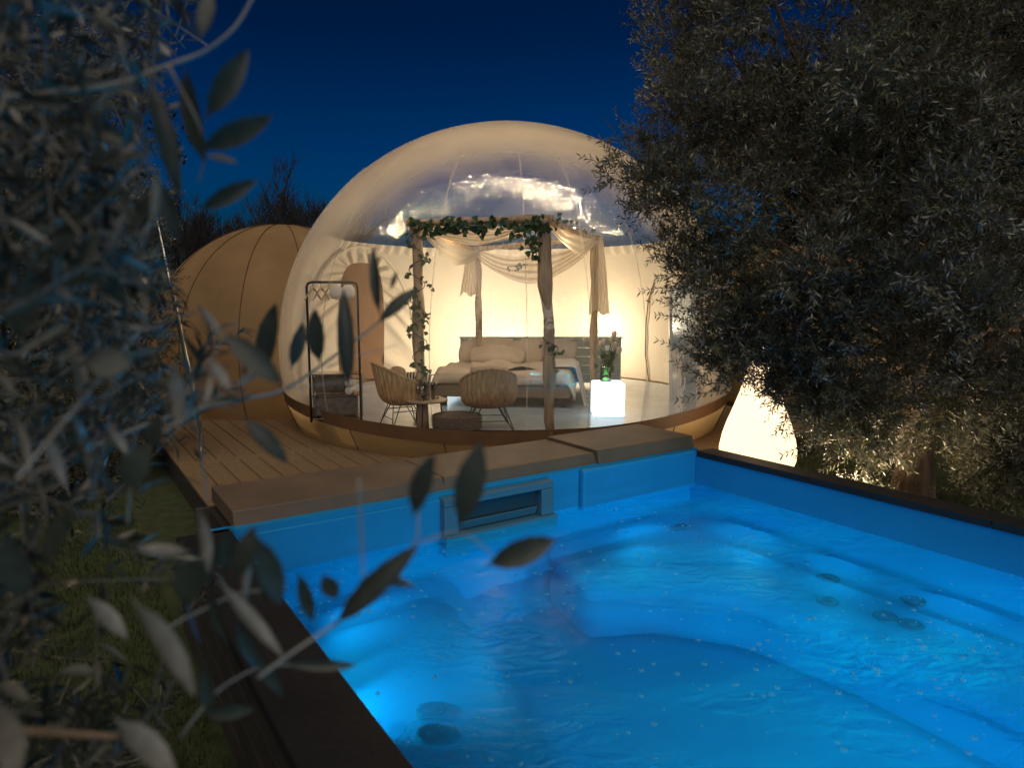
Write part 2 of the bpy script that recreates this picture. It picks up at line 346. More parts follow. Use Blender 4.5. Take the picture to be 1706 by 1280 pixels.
# ------------------------------------------------------------------ ground
GZ = -.65
hole = [W(.7, -1.0, GZ), W(5.5, -1.0, GZ), W(5.5, 4.85, GZ), W(.7, 4.85, GZ)]      # the pool is dug in through an opening
me = MB().add([(0, -1200, GZ), (1200, 0, GZ), (0, 1200, GZ), (-1200, 0, GZ)]+hole, [(0, 1, 5, 4), (1, 2, 6, 5), (2, 3, 7, 6), (3, 0, 4, 7)]).build('ground', M['grass_ground'])
tag(me, kind='structure')
def blades(n, fs, ft, name, h0=.03, h1=.07):
    s = fs(n); t = ft(n); x = s*ES.x+t*ET.x; y = s*ES.y+t*ET.y
    a = rng.uniform(0, 2*PI, n); h = rng.uniform(h0, h1, n); wd = rng.uniform(.002, .004, n); ln = rng.uniform(0, .03, n); b = rng.uniform(0, 2*PI, n)
    V = np.empty((n, 3, 3)); dx = np.cos(a)*wd; dy = np.sin(a)*wd
    V[:, 0] = np.stack([x-dx, y-dy, np.full(n, GZ)], 1); V[:, 1] = np.stack([x+dx, y+dy, np.full(n, GZ)], 1)
    V[:, 2] = np.stack([x+np.cos(b)*ln, y+np.sin(b)*ln, GZ+h], 1)
    o = fast_mesh(name, V.reshape(-1, 3), np.arange(3*n).reshape(-1, 3), M['grass']); tag(o, kind='stuff'); return o
blades(60000, lambda n: rng.uniform(-4.5, .55, n), lambda n: rng.uniform(2.2, 9.5, n)**1., 'grass')
blades(30000, lambda n: rng.uniform(7.5, 12.5, n), lambda n: rng.uniform(-.5, 7.0, n), 'grass')

# ------------------------------------------------------------------ deck
DZ = -.34
deck = MB().box(W(5.6, 10.6, DZ-.17), (9.0, 9.8, .27), (ES, ET, Vector((0, 0, 1)))).build('deck', M['deck_dark']); tag(deck, kind='structure')
PW = .225
pl_mesh = {}
def plank(s, t0, t1, wd=PW-.012):
    key = (round(t1-t0, 3), round(wd, 3))
    if key not in pl_mesh:
        o = MB().box((0, 0, -.0155), (wd, t1-t0, .031)).build('plank', M['deck'], None, bevel=.003, seg=1); pl_mesh[key] = o.data
    else:
        o = bpy.data.objects.new('plank', pl_mesh[key]); C.objects.link(o)
    o.parent = deck; o.location = W(s, (t0+t1)/2, DZ + random.uniform(-.002, .001)); o.rotation_euler = (0, 0, EV); return o
k = 0
while 1.2+k*PW < 10.1:
    s = 1.2+k*PW
    for t0, t1 in ((5.72, 8.62), (8.78, 11.7), (11.72, 15.4)): plank(s, t0, t1-.012)
    k += 1
for i in range(5):      # the border board laid across the plank ends
    o = MB().box((0, 0, -.0155), (1.8, .14, .031)).build('plank', M['deck'], None, bevel=.003, seg=1)
    o.parent = deck; o.location = W(2.0+i*1.81, 8.69, DZ); o.rotation_euler = (0, 0, EV)

# ------------------------------------------------------------------ pool
S0, S1, T0, T1 = .88, 5.40, -.9, 4.74
WZ, RZ, CZ = -.30, .05, .15
BOT = -1.2
pool = empty('pool', W(3.1, 1.9, GZ), 'raised pool full of glowing blue water in front of the clear bubble tent', 'pool')
axp = (ES, ET, Vector((0, 0, 1)))
sh = MB()
sh.box(W((S0+S1)/2, T1+.05, (BOT+RZ)/2+.0), (S1-S0+.2, .1, RZ-BOT), axp)
sh.box(W(S1+.05, (T0+T1)/2-.003, (BOT+RZ)/2-.02), (.1, T1-T0, RZ-BOT-.04), axp)
sh.box(W(S0-.05, (T0+T1)/2-.003, (BOT+RZ)/2-.02), (.1, T1-T0, RZ-BOT-.04), axp)
sh.box(W((S0+S1)/2, T0-.05, (BOT+RZ)/2-.02), (S1-S0, .1, RZ-BOT-.04), axp)
sh.box(W((S0+S1)/2, (T0+T1)/2, BOT-.05), (S1-S0+.2, T1-T0+.2, .1), axp)
sh.build('wall', M['shell'], pool)
# benches under water, one outline raised from the floor, edges rounded
def slab(outline, z0, z1, name, bev=.17):
    n = len(outline); v = [W(a, b, z0) for a, b in outline]+[W(a, b, z1) for a, b in outline]
    f = [tuple(range(n, 2*n)), tuple(range(n-1, -1, -1))]+[(i, (i+1) % n, n+(i+1) % n, n+i) for i in range(n)]
    return MB().add(v, f).build(name, M['shell'], pool, bevel=bev, seg=6)
slab([(4.35, -.88), (5.38, -.88), (5.38, 3.5), (5.38, 4.72), (3.5, 4.72), (3.35, 4.0), (3.9, 3.75), (4.3, 3.2), (4.4, 2.4)], BOT+.02, -.74, 'bench')
slab([(.90, -.88), (1.7, -.88), (1.85, 1.2), (2.06, 2.5), (2.22, 3.1), (2.4, 3.8), (2.55, 4.71), (.90, 4.71)], BOT+.01, -.78, 'bench')
# raised panel on the back wall at its right end, and the lighter panel on the left
MB().box(W(4.65, T1-.035, -.15), (1.5, .07, .40), axp).build('wall_panel', M['shell'], pool, bevel=.02)
MB().box(W(1.75, T1-.012, -.16), (1.55, .024, .33), axp).build('wall_panel', M['shell'], pool, bevel=.008)
# rim, dark
def rim_board(s0, s1, t0, t1, z): return MB().box(W((s0+s1)/2, (t0+t1)/2, z-.03), (s1-s0, t1-t0, .06), axp).build('rim_board', M['rim'], pool, bevel=.006)
rim_board(.57, .895, -1.2, 1.55, RZ); rim_board(.57, .895, 1.556, 4.80, RZ)
rim_board(5.385, 5.62, -1.2, 2.0, RZ); rim_board(5.385, 5.62, 2.006, 4.66, RZ); rim_board(.9, 5.38, -1.2, -.885, RZ)
def clad(s, t, ds, dt, z0, z1): return MB().box(W(s, t, (z0+z1)/2), (ds, dt, z1-z0), axp).build('cladding_board', M['cladding'], pool, bevel=.004, seg=1)
for i in range(4):
    z0 = GZ+i*.165
    clad(.605, 1.85, .03, 6.1, z0+.004, z0+.157); clad(5.57, 1.85, .03, 6.1, z0+.004, z0+.157)
    clad(3.1, 5.56, 4.6, .03, z0+.004, z0+.157)
MB().box(W(.68, 1.8, -.34), (.1, 5.9, .60), axp).build('frame', M['deck_dark'], pool)
# coping blocks
def coping(s0, s1, z, t0=4.84, t1=5.60, h=.125):
    v = []
    for zz, a in ((z-h, .03), (z, 0)):
        v += [W(s0+.0, t0-a, zz), W(s1+a*.8, t0-a, zz), W(s1+a*.8, t1, zz), W(s0, t1, zz)]
    MB().add(v, [(0, 3, 2, 1), (4, 5, 6, 7), (0, 1, 5, 4), (1, 2, 6, 5), (2, 3, 7, 6), (3, 0, 4, 7)]).build('coping_block', M['coping'], pool, bevel=.008)
coping(.93, 2.55, CZ); coping(2.562, 4.16, CZ); coping(4.175, 5.47, CZ+.028, 4.80, 5.60, .15)
MB().box(W(3.15, 5.2, -.2), (4.5, .7, .36), axp).build('plinth', M['deck_dark'], pool)
MB().box(W(3.1, 4.80, -.075), (4.4, .09, .12), axp).build('fascia', M['skimmer'], pool)
# skimmer on the back wall
sk0, sk1 = 2.46, 3.54
def skb(a0, a1, z0, z1, t=T1-.05, d=.10): MB().box(W((a0+a1)/2, t, (z0+z1)/2), (a1-a0, d, z1-z0), axp).build('skimmer_frame', M['skimmer'], pool, bevel=.008)
skb(sk0, sk1, -.045, .02); skb(sk0, sk0+.13, -.28, -.046); skb(sk1-.13, sk1, -.28, -.046); skb(sk0-.0, sk1+.03, -.45, -.282, T1-.06, .12)
MB().box(W((sk0+sk1)/2, T1-.008, -.163), (sk1-sk0-.26, .016, .233), axp).build('skimmer_dark_plate', M['skimmer_dark'], pool)  # flat plate; the shade of the recess is put into its dark colour
MB().box(W((sk0+sk1)/2, T1-.04, -.235), (sk1-sk0-.30, .012, .075), (ES, (ET*.9+Vector((0, 0, .44))).normalized(), (Vector((0, 0, .9))-ET*.44).normalized())).build('skimmer_flap', M['skimmer'], pool)
# jets
def jet(p, n, r=.075):
    n = Vector(n).normalized(); p = Vector(p); a = n.orthogonal().normalized(); b = n.cross(a); prof = [(r, -.02), (r, .012), (r*.82, .02), (r*.72, .006), (r*.42, .004), (r*.36, .018), (r*.12, .02), (.001, .006)]
    v = []; f = []; N = 20
    for q, z in prof:
        for k in range(N): t = 2*PI*k/N; v.append(p+n*z+(a*math.cos(t)+b*math.sin(t))*q)
    for i in range(len(prof)-1):
        for k in range(N): f.append((i*N+k, i*N+(k+1) % N, (i+1)*N+(k+1) % N, (i+1)*N+k))
    MB().add(v, f).build('jet', M['jet'], pool, smooth=True)
for px, py in ((1083, 855), (1125, 845), (1128, 877)): jet(at_z(px, py, -.74), (0, 0, 1), .10)
for px, py, z in ((1378, 1003, -.74), (1518, 1042, -.74), (1473, 1068, -.74), (720, 1225, -.78), (1420, 1150, -1.19)):
    jet(at_z(px, py, z), (0, 0, 1), .085)
# pool lamps with their lenses, and added spots
PL = [(W(.97, 3.6, -.58), W(3.0, 3.2, -1.45), 88, (.0, .86, 1), 76, .03), (W(.97, 1.6, -.58), W(3.0, 1.6, -1.45), 88, (.0, .84, 1), 76, .03),
      (W(2.0, -.8, -.75), W(2.7, 2.0, -1.75), 400, (.0, .80, 1), 78, .03), (W(4.2, -.8, -.6), W(4.4, 1.8, -1.6), 400, (.0, .82, 1), 78, .03), (W(5.3, .9, -.42), W(5.2, 1.9, -.1), 8, (.0, .10, 1), 150, .03),
      (W(1.25, -.84, -.40), W(.55, .75, 1.3), 330, (.0, .50, 1), 80, .03)]  # unseen spot added to throw blue up onto the near leaves
PL += [(W(5.20, t, -.38), W(4.98, t, -.74), q, (.0, .82, 1), 122, .012) for t, q in ((.3, 4.5), (1.2, 4.5), (2.1, 4.5), (3.0, 5.5), (3.8, 9))] + [(W(4.4, 4.5, -.38), W(4.35, 4.2, -.74), 8, (.0, .82, 1), 122, .012), (W(1.6, 4.5, -.4), W(1.7, 4.2, -.8), 10, (.0, .82, 1), 122, .012), (W(2.2, 3.6, -.4), W(2.25, 3.4, -.8), 3, (.0, .82, 1), 122, .012)]  # lensless spots added for local glow over the benches, no fittings there
for p, aim, pw, col, cone, rad in PL:
    d = (Vector(aim)-Vector(p)).normalized()
    if rad > .02: MB().disc(Vector(p)-d*.03, .045, 24, d).build('pool_lamp', M['lens'], pool)
    o = lamp('pool_light', Vector(p)+d*.03, pw, col, rad, 'SPOT', aim=aim); o.data.spot_size = R(cone); o.data.spot_blend = .6
# water
water = MB().grid(lambda u, v: W(S0+.002+(S1-S0-.004)*u, T0+.002+(T1-T0-.004)*v, WZ), 60, 70).build('water', M['water'])
tag(water, kind='structure')
bb = MB()
def bubble(p, r):
    N = 8; v = []; f = []
    for z, q in ((0, 1), (.45, .85), (.7, .45)):
        for k in range(N): v.append((p.x+math.cos(2*PI*k/N)*r*q, p.y+math.sin(2*PI*k/N)*r*q, p.z+r*z*.8))
    for i in range(2):
        for k in range(N): f.append((i*N+k, i*N+(k+1) % N, (i+1)*N+(k+1) % N, (i+1)*N+k))
    bb.add(v, f)
for px, py, sx, sy, n in ((1580, 1080, 60, 40, 60), (1480, 1010, 120, 30, 30), (950, 950, 160, 60, 60), (590, 985, 90, 50, 80), (1250, 1060, 130, 70, 50), (1180, 900, 70, 30, 40), (820, 1180, 120, 70, 36), (1560, 1200, 150, 60, 40), (1060, 1140, 140, 90, 30), (1350, 1150, 120, 60, 30), (470, 985, 30, 20, 30), (1000, 850, 60, 25, 15)):
    for i in range(n):
        p = at_z(random.gauss(px, sx), random.gauss(py, sy), WZ+.003)
        s, t = p.dot(ES), p.dot(ET)
        if S0+.03 < s < S1-.03 and T0 < t < T1-.03: bubble(p, random.choice((.005, .007, .009, .012, .016)))
o = bb.build('water_bubbles', M['foam'], None, smooth=True); tag(o, kind='stuff')

# ------------------------------------------------------------------ the clear bubble tent
BC = Vector((-.08, 11.42, .80)); BR, BV = 3.62, 3.52
def EP(az, z, k=1.):                        # az 0 faces the camera, positive to the right
    q = max(0., 1-((z-BC.z)/(BV*k))**2); r = BR*k*math.sqrt(q)
    return Vector((BC.x+r*math.sin(az), BC.y-r*math.cos(az), z))
def zb(az): return .24*math.sin(az)**2*(1 if math.cos(az) > 0 else 1)
tent = empty('bubble_tent', (BC.x, BC.y, DZ), 'large clear inflated bubble tent glowing warm inside beyond the pool', 'tent')
NA = 128
def film(u, v):
    az = u*2*PI; e0 = math.asin((zb(az)+.01-BC.z)/BV); e = e0+(PI/2-.004-e0)*v
    return EP(az, BC.z+BV*math.sin(e))
MB().grid(film, NA, 56, True).build('film', M['film'], tent, smooth=True)
def band(z0f, z1f, k0, k1, nv=3):
    return lambda u, v: EP(u*2*PI, z0f(u*2*PI)*(1-v)+z1f(u*2*PI)*v, k0*(1-v)+k1*v)
MB().grid(band(lambda a: DZ, lambda a: zb(a)-.125, .985, 1.0), NA, 5, True).build('skirt', M['skirt'], tent, smooth=True)
MB().grid(band(lambda a: zb(a)-.125, lambda a: zb(a)+.05, 1.004, 1.004), NA, 3, True).build('rim_band', M['rim_band'], tent, smooth=True)
MB().disc((BC.x, BC.y, 0), EP(0, 0, .915).y*-1+BC.y, 96).build('floor', M['vinyl'], tent)
# opaque back wall with its frieze
WK = .965; WT = 2.58; A0, A1 = R(82), R(278)
MB().grid(lambda u, v: EP(A0+(A1-A0)*u, .0+WT*v, WK), 110, 30).build('back_wall', M['wall_fabric'], tent, smooth=True)
def frieze(u, v):
    az = A0+(A1-A0)*u; z = WT+.02-(.15+.025*math.sin(u*260))*v
    return EP(az, z, WK-.012-.006*math.sin(u*260))
MB().grid(frieze, 700, 3).build('frieze', M['pleat'], tent, smooth=True)
# clear welded seams up the film and brown seams on the skirt
for a in (-62, -40, -14, 4, 16, 28, 46, 66):
    az = R(a)
    MB().tube([EP(az, BC.z+BV*math.sin(e), 1.002) for e in np.linspace(math.asin((zb(az)-BC.z)/BV), R(50), 40)], .009, 5).build('seam', M['seam_clear'], tent, smooth=True)
for a in (-70, -34, -12, 12, 38, 70):
    MB().tube([EP(R(a), z, 1.003*(.985+.015*(z-DZ)/(zb(R(a))-.125-DZ))) for z in np.linspace(DZ+.01, zb(R(a))-.125, 6)], .006, 5).build('seam', M['seam_dark'], tent)
def wall_hit(px, py, k=WK):
    d = ray(px, py); o = CO-BC; sc = Vector((1/(BR*k), 1/(BR*k), 1/(BV*k)))
    D = Vector((d.x*sc.x, d.y*sc.y, d.z*sc.z)); O = Vector((o.x*sc.x, o.y*sc.y, o.z*sc.z))
    a = D.dot(D); b = 2*O.dot(D); c = O.dot(O)-1; q = b*b-4*a*c
    if q < 0: q = 0
    return CO + d*((-b+math.sqrt(q))/(2*a))
# pleated arch round the brown doorway on the left
dc = (602, 600)
def ell(t, a, b, cx, cy): return cx+a*math.cos(t), cy-b*math.sin(t)
def door_edge(t):
    c, s = math.cos(t), math.sin(t); return 602+38*math.copysign(abs(c)**.6, c), 560-122*max(-.9, math.copysign(abs(s)**.55, s))
def arch_edge(t): return ell(t, 96, 190, 598, 600)
TA, TB = R(-22), R(202)
def pleat(u, v):
    t = TA+(TB-TA)*u; a = door_edge(t); b = arch_edge(t); x = a[0]+(b[0]-a[0])*v; y = a[1]+(b[1]-a[1])*v
    k = WK-.012-.014*math.sin(u*2*PI*19)*math.sin(PI*min(1, .15+v*.9))
    return wall_hit(x, min(y, 668), k)
MB().grid(pleat, 230, 10).build('pleated_arch', M['pleat'], tent, smooth=True)
MB().tube([wall_hit(*[q if i == 0 else min(q, 668) for i, q in enumerate(arch_edge(TA+(TB-TA)*i/60))], WK-.012) for i in range(61)], .03, 8).build('arch_piping', M['pleat'], tent, smooth=True)
pts = [door_edge(TA+(TB-TA)*i/40) for i in range(41)]
MB().add([wall_hit(602, 570, WK-.008)]+[wall_hit(x, min(y, 672), WK-.008) for x, y in pts], [(0, i, i+1) for i in range(1, 41)]+[(0, 41, 1)]).build('doorway', M['door_brown'], tent)
# seam of the right-hand entry and its framed glass door
rs = [(1090, 470), (1080, 500), (1076, 545), (1075, 590), (1080, 630), (1090, 665), (1104, 688)]
MB().tube([wall_hit(x, y, WK-.006) for x, y in rs], .012, 6).build('entry_seam', M['door_brown'], tent, smooth=True)
def dq(px, py, z): return at_y(px, py, z)
dA, dB, dC_, dD = at_y(1117, 688, 10.9), at_y(1163, 702, 10.2), at_y(1163, 470, 10.2), at_y(1117, 478, 10.9)
gd = empty('glass_door', dA, 'white framed glass door leaning at the right side inside the bubble', 'door')
MB().add([dA, dB, dC_, dD], [(0, 1, 2, 3)]).build('pane', M['mirror'], gd)
for a, b in ((dA, dB), (dB, dC_), (dC_, dD), (dD, dA)): MB().tube([a, b], .03, 4).build('frame', M['alu'], gd)

# warm lamps behind the headboard; fill lights added to brighten the room front
WARM = (1, .75, .46)
lamp('bed_lamp', at_y(795, 560, 13.75), 78, WARM, .10)
lamp('bed_lamp', at_y(985, 555, 13.7), 78, WARM, .10)
lamp('bed_lamp', (.0, 14.2, .35), 85, WARM, .04)
lamp('fill_light', (BC.x-.2, BC.y-1.9, 2.35), 34, (1, .76, .47), .10)
lamp('fill_light', (BC.x+.6, BC.y-2.6, 2.1), 24, (1, .76, .47), .10)

# ------------------------------------------------------------------ the tan annex tents
def annex(name, c, rh, rv, label, seams, power):
    root = empty(name, (c[0], c[1], DZ), label, 'tent', 'tan annex tents beside the clear bubble'); c = Vector(c)
    def EQ(az, z, k=1): r = rh*k*math.sqrt(max(0, 1-((z-c.z)/(rv*k))**2)); return Vector((c.x+r*math.sin(az), c.y-r*math.cos(az), z))
    mb = MB(); e0 = math.asin((DZ-c.z)/rv)
    mb.grid(lambda u, v: EQ(u*2*PI, c.z+rv*math.sin(e0+(PI/2-.004-e0)*v)), 96, 40, True)
    inside = [((q[0]-BC.x)/BR)**2+((q[1]-BC.y)/BR)**2+((q[2]-BC.z)/BV)**2 < 1.0 for q in mb.v]
    mb.f = [f for f in mb.f if not all(inside[i] for i in f)]
    mb.build('shell', M['tan_fabric'], root, smooth=True)
    for a in seams:
        p = [EQ(R(a), c.z+rv*math.sin(e), 1.003) for e in np.linspace(e0, R(86), 50)]
        p = [q for q in p if ((q.x-BC.x)/BR)**2+((q.y-BC.y)/BR)**2+((q.z-BC.z)/BV)**2 > 1.01]
        MB().tube(p, .008, 6).build('seam', M['seam_dark'], root, smooth=True)
    lamp('tent_lamp', (c.x, c.y, 1.2), power, (1, .66, .34), .15)
annex('annex_tent', (-4.25, 13.0, .62), 2.38, 2.33, 'closed tan fabric tent with dark seams left of the clear bubble', (-75, -50, -26, 0, 26, 52), 27)
annex('annex_tent', (5.6, 13.6, .62), 1.9, 2.0, 'closed tan tent half hidden behind the olive tree on the right', (-50, -20, 10, 40), 20)

# ------------------------------------------------------------------ canopy of driftwood posts round the bed
can = empty('bed_canopy', (.15, 9.6, 0), 'rustic driftwood four-post canopy over the bed', 'canopy')
def post(p0, p1, r0, r1, seed, name='post', n=14):
    p0, p1 = Vector(p0), Vector(p1); pts = []; rs = []
    for i in range(n+1):
        u = i/n; p = p0.lerp(p1, u); ax = (p1-p0).normalized(); o = wob(u*5, .013, seed)
        o = o - ax*o.dot(ax); pts.append(p+o*(1 if 0 < i < n else .4)); rs.append((r0+(r1-r0)*u)*(1+.16*math.sin(u*13+seed)+.1*math.sin(u*29+seed*3)))
    return MB().tube(pts, rs, 10).build(name, M['driftwood'], can, smooth=True)
PFL0, PFL1 = at_z(704, 714, 0), None
def top_of(p, py): return at_y(853, py, p.y).z
fl0 = at_z(704, 712, 0); fl1 = Vector((at_y(692, 376, fl0.y).x, fl0.y, at_y(692, 376, fl0.y).z))
fr0 = at_z(918, 724, 0); fr1 = at_y(907, 372, fr0.y)
bl1 = at_y(795, 418, 11.4); bl0 = Vector((at_y(800, 600, 11.4).x+.02, 11.4, 0))
br1 = at_y(990, 398, 11.0); br0 = Vector((at_y(990, 600, 11.0).x, 11.0, 0))
post(fl0, fl1, .068, .066, 1); post(fr0, fr1, .062, .080, 4); post(bl0, bl1, .055, .05, 7); post(br0, br1, .06, .055, 9)
post(fl1+Vector((-.1, 0, .03)), fr1+Vector((.1, 0, .05)), .045, .05, 3, 'beam'); post(fr1+Vector((-.02, -.1, .02)), br1+Vector((.03, .1, .0)), .05, .045, 5, 'beam')
post(fl1+Vector((0, -.1, -.02)), bl1+Vector((0, .1, .0)), .045, .04, 6, 'beam'); post(bl1+Vector((-.1, 0, .02)), br1+Vector((.1, 0, .02)), .045, .04, 8, 'beam')

# tulle
def swag(name, a, b, drop, wd, label, fr=8, seed=0, back=0.0):
    a, b = Vector(a), Vector(b)
    def fn(u, v):
        p = a.lerp(b, u); s = 4*u*(1-u)
        z = p.z - drop*s*(.45+.55*v) - wd*v*(.35+.65*s)*.6
        fold = .035*math.sin(v*fr*PI+seed+u*2.5)*(.4+.6*s)
        return Vector((p.x+.02*math.sin(u*9+v*4), p.y+fold+back*s, z+.012*math.sin(u*14+v*5)))
    o = MB().grid(fn, 44, 36).build(name, M['tulle'], None, smooth=True); tag(o, label, 'curtain', 'tulle draped over the bed canopy'); return o
def tail(name, top, bot, w0, w1, label, folds=5, seed=0):
    top, bot = Vector(top), Vector(bot)
    def fn(u, v):
        p = top.lerp(bot, v); wd = w0+(w1-w0)*v
        return Vector((p.x+(u-.5)*wd + .01*math.sin(v*5), p.y+.045*math.sin(u*folds*2*PI+seed)*(.4+.6*v), p.z - (.16*(u-.3)**2 + .03*math.sin(u*11+seed))*v))
    o = MB().grid(fn, 50, 24).build(name, M['tulle'], None, smooth=True); tag(o, label, 'curtain', 'tulle draped over the bed canopy'); return o
swag('tulle_swag', bl1+Vector((0, -.05, 0)), br1+Vector((0, -.1, 0)), .36, .42, 'cream tulle swag sagging between the two back posts of the canopy', 9, 1)
swag('tulle_swag', fl1+Vector((.05, .08, .02)), fr1+Vector((-.05, .08, .03)), .12, .22, 'cream tulle looped along the front beam above the ivy garland', 7, 2)
swag('tulle_swag', fr1+Vector((.08, .12, .06)), br1+Vector((.05, -.06, .05)), .12, .36, 'cream tulle wrapped along the right side beam of the canopy', 6, 3)
swag('tulle_swag', fl1+Vector((.08, .3, .02)), bl1+Vector((.05, -.2, .0)), .16, .32, 'cream tulle hanging along the left side beam of the canopy', 6, 4)
tail('tulle_tail', br1+Vector((.05, -.06, .04)), at_y(1000, 520, 10.9), .14, .34, 'long cream tulle tail hanging down the right back post', 5, 1)
tail('tulle_tail', bl1+Vector((-.1, -.06, .02)), at_y(783, 490, 11.3), .16, .32, 'short cream tulle tail hanging beside the left back post', 6, 2)

# ------------------------------------------------------------------ ivy
def leaf_data(name, outline, mat, fold=.06, curl=.08):
    # outline: list of (half width, y) from base to tip
    v = []; f = []
    for wd, y in outline: v += [(-wd, y, fold*wd*4-curl*y*y), (0, y, -curl*y*y), (wd, y, fold*wd*4-curl*y*y)]
    for i in range(len(outline)-1):
        a = i*3; f += [(a, a+1, a+4, a+3), (a+1, a+2, a+5, a+4)]
    me = bpy.data.meshes.new(name); me.from_pydata(v, [], f); me.materials.append(mat); me.shade_smooth(); return me
IVY = leaf_data('ivy_leaf', [(.02, 0), (.42, .12), (.5, .3), (.3, .45), (.34, .6), (.14, .8), (.01, 1)], M['ivy'], .08, .12)
OLV = leaf_data('olive_leaf', [(.008, -.08), (.012, 0), (.075, .18), (.105, .42), (.095, .66), (.05, .87), (.006, 1)], M['olive_fg'], .12, .10)
OLT = leaf_data('olive_leaf_small', [(.01, 0), (.09, .3), (.10, .6), (.006, 1)], M['olive'], .12, .10)
def put_leaf(me, parent, base, d, nrm, ln, wsc=1., name='leaf'):
    d = Vector(d).normalized(); nrm = Vector(nrm); nrm = nrm-d*nrm.dot(d)
    if nrm.length < 1e-4: nrm = d.orthogonal()
    nrm.normalize(); x = d.cross(nrm)
    m = Matrix((x*ln*wsc, d*ln, nrm*ln)).transposed().to_4x4(); m.translation = Vector(base)-parent.location
    o = bpy.data.objects.new(name, me); C.objects.link(o); o.parent = parent; o.matrix_local = m; return o
def rv(s=1.): return Vector((random.gauss(0, s), random.gauss(0, s), random.gauss(0, s)))
def ivy(path, n, spread, label, size=.06):
    pts = [Vector(p) for p in path]; root = empty('ivy_garland', pts[0], label, 'ivy', 'ivy garlands on the bed canopy')
    MB().tube(pts, .006, 5).build('stem', M['stem'], root)
    for i in range(n):
        u = random.random()*(len(pts)-1); k = int(u); p = pts[k].lerp(pts[min(k+1, len(pts)-1)], u-k)
        off = rv(spread); p = p+off
        put_leaf(IVY, root, p, Vector((random.gauss(0, .6), random.gauss(0, .5), -.7)), Vector((random.gauss(0, .5), -1, random.gauss(.3, .4))), size*random.uniform(.6, 1.4))
def spiral(p0, p1, r, turns, n): return [Vector(p0).lerp(Vector(p1), i/n)+Vector((math.cos(i/n*turns*2*PI)*r, -abs(math.sin(i/n*turns*2*PI))*r*.9, 0)) for i in range(n+1)]
ivy(spiral(fl0+Vector((0, 0, .35)), fl1, .10, 6, 40), 120, .05, 'green ivy wound up the left front post of the canopy', .065)
gar = []
for i in range(31):
    u = i/30; p = fl1.lerp(fr1, u)+Vector((0, -.1, .03)); p.z -= .10*abs(math.sin(u*3.2*PI)); gar.append(p)
ivy(gar, 170, .05, 'thick ivy garland strung along the front beam of the canopy', .075)
ivy([fr1+Vector((-.08, -.1, .02)), fr1+Vector((-.12, -.1, -.2)), fr1+Vector((-.09, -.09, -.38))], 40, .05, 'short ivy strand hanging by the top of the right front post', .065)
ivy([fr1+Vector((.08, -.1, .02)), br1.lerp(fr1, .5)+Vector((0, 0, .08)), br1+Vector((0, 0, .06))], 26, .05, 'sparse ivy along the right side beam of the canopy', .06)
ivy([at_y(845, 447, 10.8)+Vector((0, 0, .02)), at_y(866, 443, 10.8), at_y(880, 440, 10.8)], 12, .03, 'small ivy sprig pinned in the middle of the back swag', .06)
ivy(spiral(fr0+Vector((0, 0, .75)), fr0+Vector((-.02, 0, 1.15)), .09, 1.5, 12), 16, .03, 'few dry ivy leaves halfway up the right front post', .05)

# ------------------------------------------------------------------ bed
BX = math.radians(-7)
bx, by = Vector((math.cos(BX), math.sin(BX), 0)), Vector((-math.sin(BX), math.cos(BX), 0)); bz = Vector((0, 0, 1))
foot = Vector((-.15, 9.95, 0)); BW, BL = 2.0, 2.25
def B(a, b, z): return foot + bx*a + by*b + bz*(z+.07)            # a across, b from foot to head
bed = empty('bed', B(0, 1.1, 0), 'wide bed with beige linen in the middle of the bubble tent', 'bed')
MB().box(B(0, BL/2, .17), (BW, BL, .18), (bx, by, bz)).build('base', M['bed_base'], bed, bevel=.02)
for a in (-.9, .9):
    for b in (.15, BL-.2): MB().box(B(a, b, .005), (.08, .08, .148), (bx, by, bz)).build('leg', M['black_metal'], bed)
MB().box(B(0, BL/2, .36), (BW, BL, .20), (bx, by, bz)).build('mattress', M['linen'], bed, bevel=.06, seg=4)
def duvet(u, v):
    a = (u-.5)*2.16; b = -.04+v*1.75; z = .475+.02*math.sin(u*9+v*4)+.016*math.sin(v*13+u*3)
    e = max(0, abs(a)-.98); z -= e*2.2; 
    if b < .05: z -= (.05-b)*2.2
    return B(a, b, z)
MB().grid(duvet, 40, 30).build('duvet', M['linen'], bed, smooth=True, solid=.03)
def fold_over(u, v):
    a = (u-.5)*1.2+.1; b = .15+v*.55; z = .50+.09*math.sin(PI*v)*(.6+.4*math.sin(u*7))+.03*math.sin(u*12+v*6)
    return B(a, b, z)
MB().grid(fold_over, 40, 16).build('folded_blanket', M['linen'], bed, smooth=True)
hb = empty('headboard', at_z(901, 655, 0), 'wide grey green slatted headboard behind the bed', 'headboard')
hx0, hx1 = at_y(767, 570, 12.45).x, at_y(1035, 570, 12.45).x; hz = at_y(900, 563, 12.45).z
for i in range(5):
    z0 = .06+i*(hz-.08)/5; MB().box(((hx0+hx1)/2, 12.47, z0+(hz-.08)/10), (hx1-hx0, .04, (hz-.08)/5-.004)).build('board', M['headboard'], hb, bevel=.004, seg=1)
MB().box(((hx0+hx1)/2, 12.48, hz), (hx1-hx0+.03, .09, .035)).build('top_rail', M['headboard'], hb, bevel=.005)
for x in (hx0+.02, hx1-.02): MB().box((x, 12.5, hz/2), (.05, .05, hz-.04)).build('upright', M['headboard'], hb)
for px in (785, 1014): MB().box((at_y(px, 580, 12.43).x, 12.435, at_y(px, 580, 12.43).z), (.16, .03, .09)).build('socket_plate', M['white_plastic'], hb, bevel=.006)
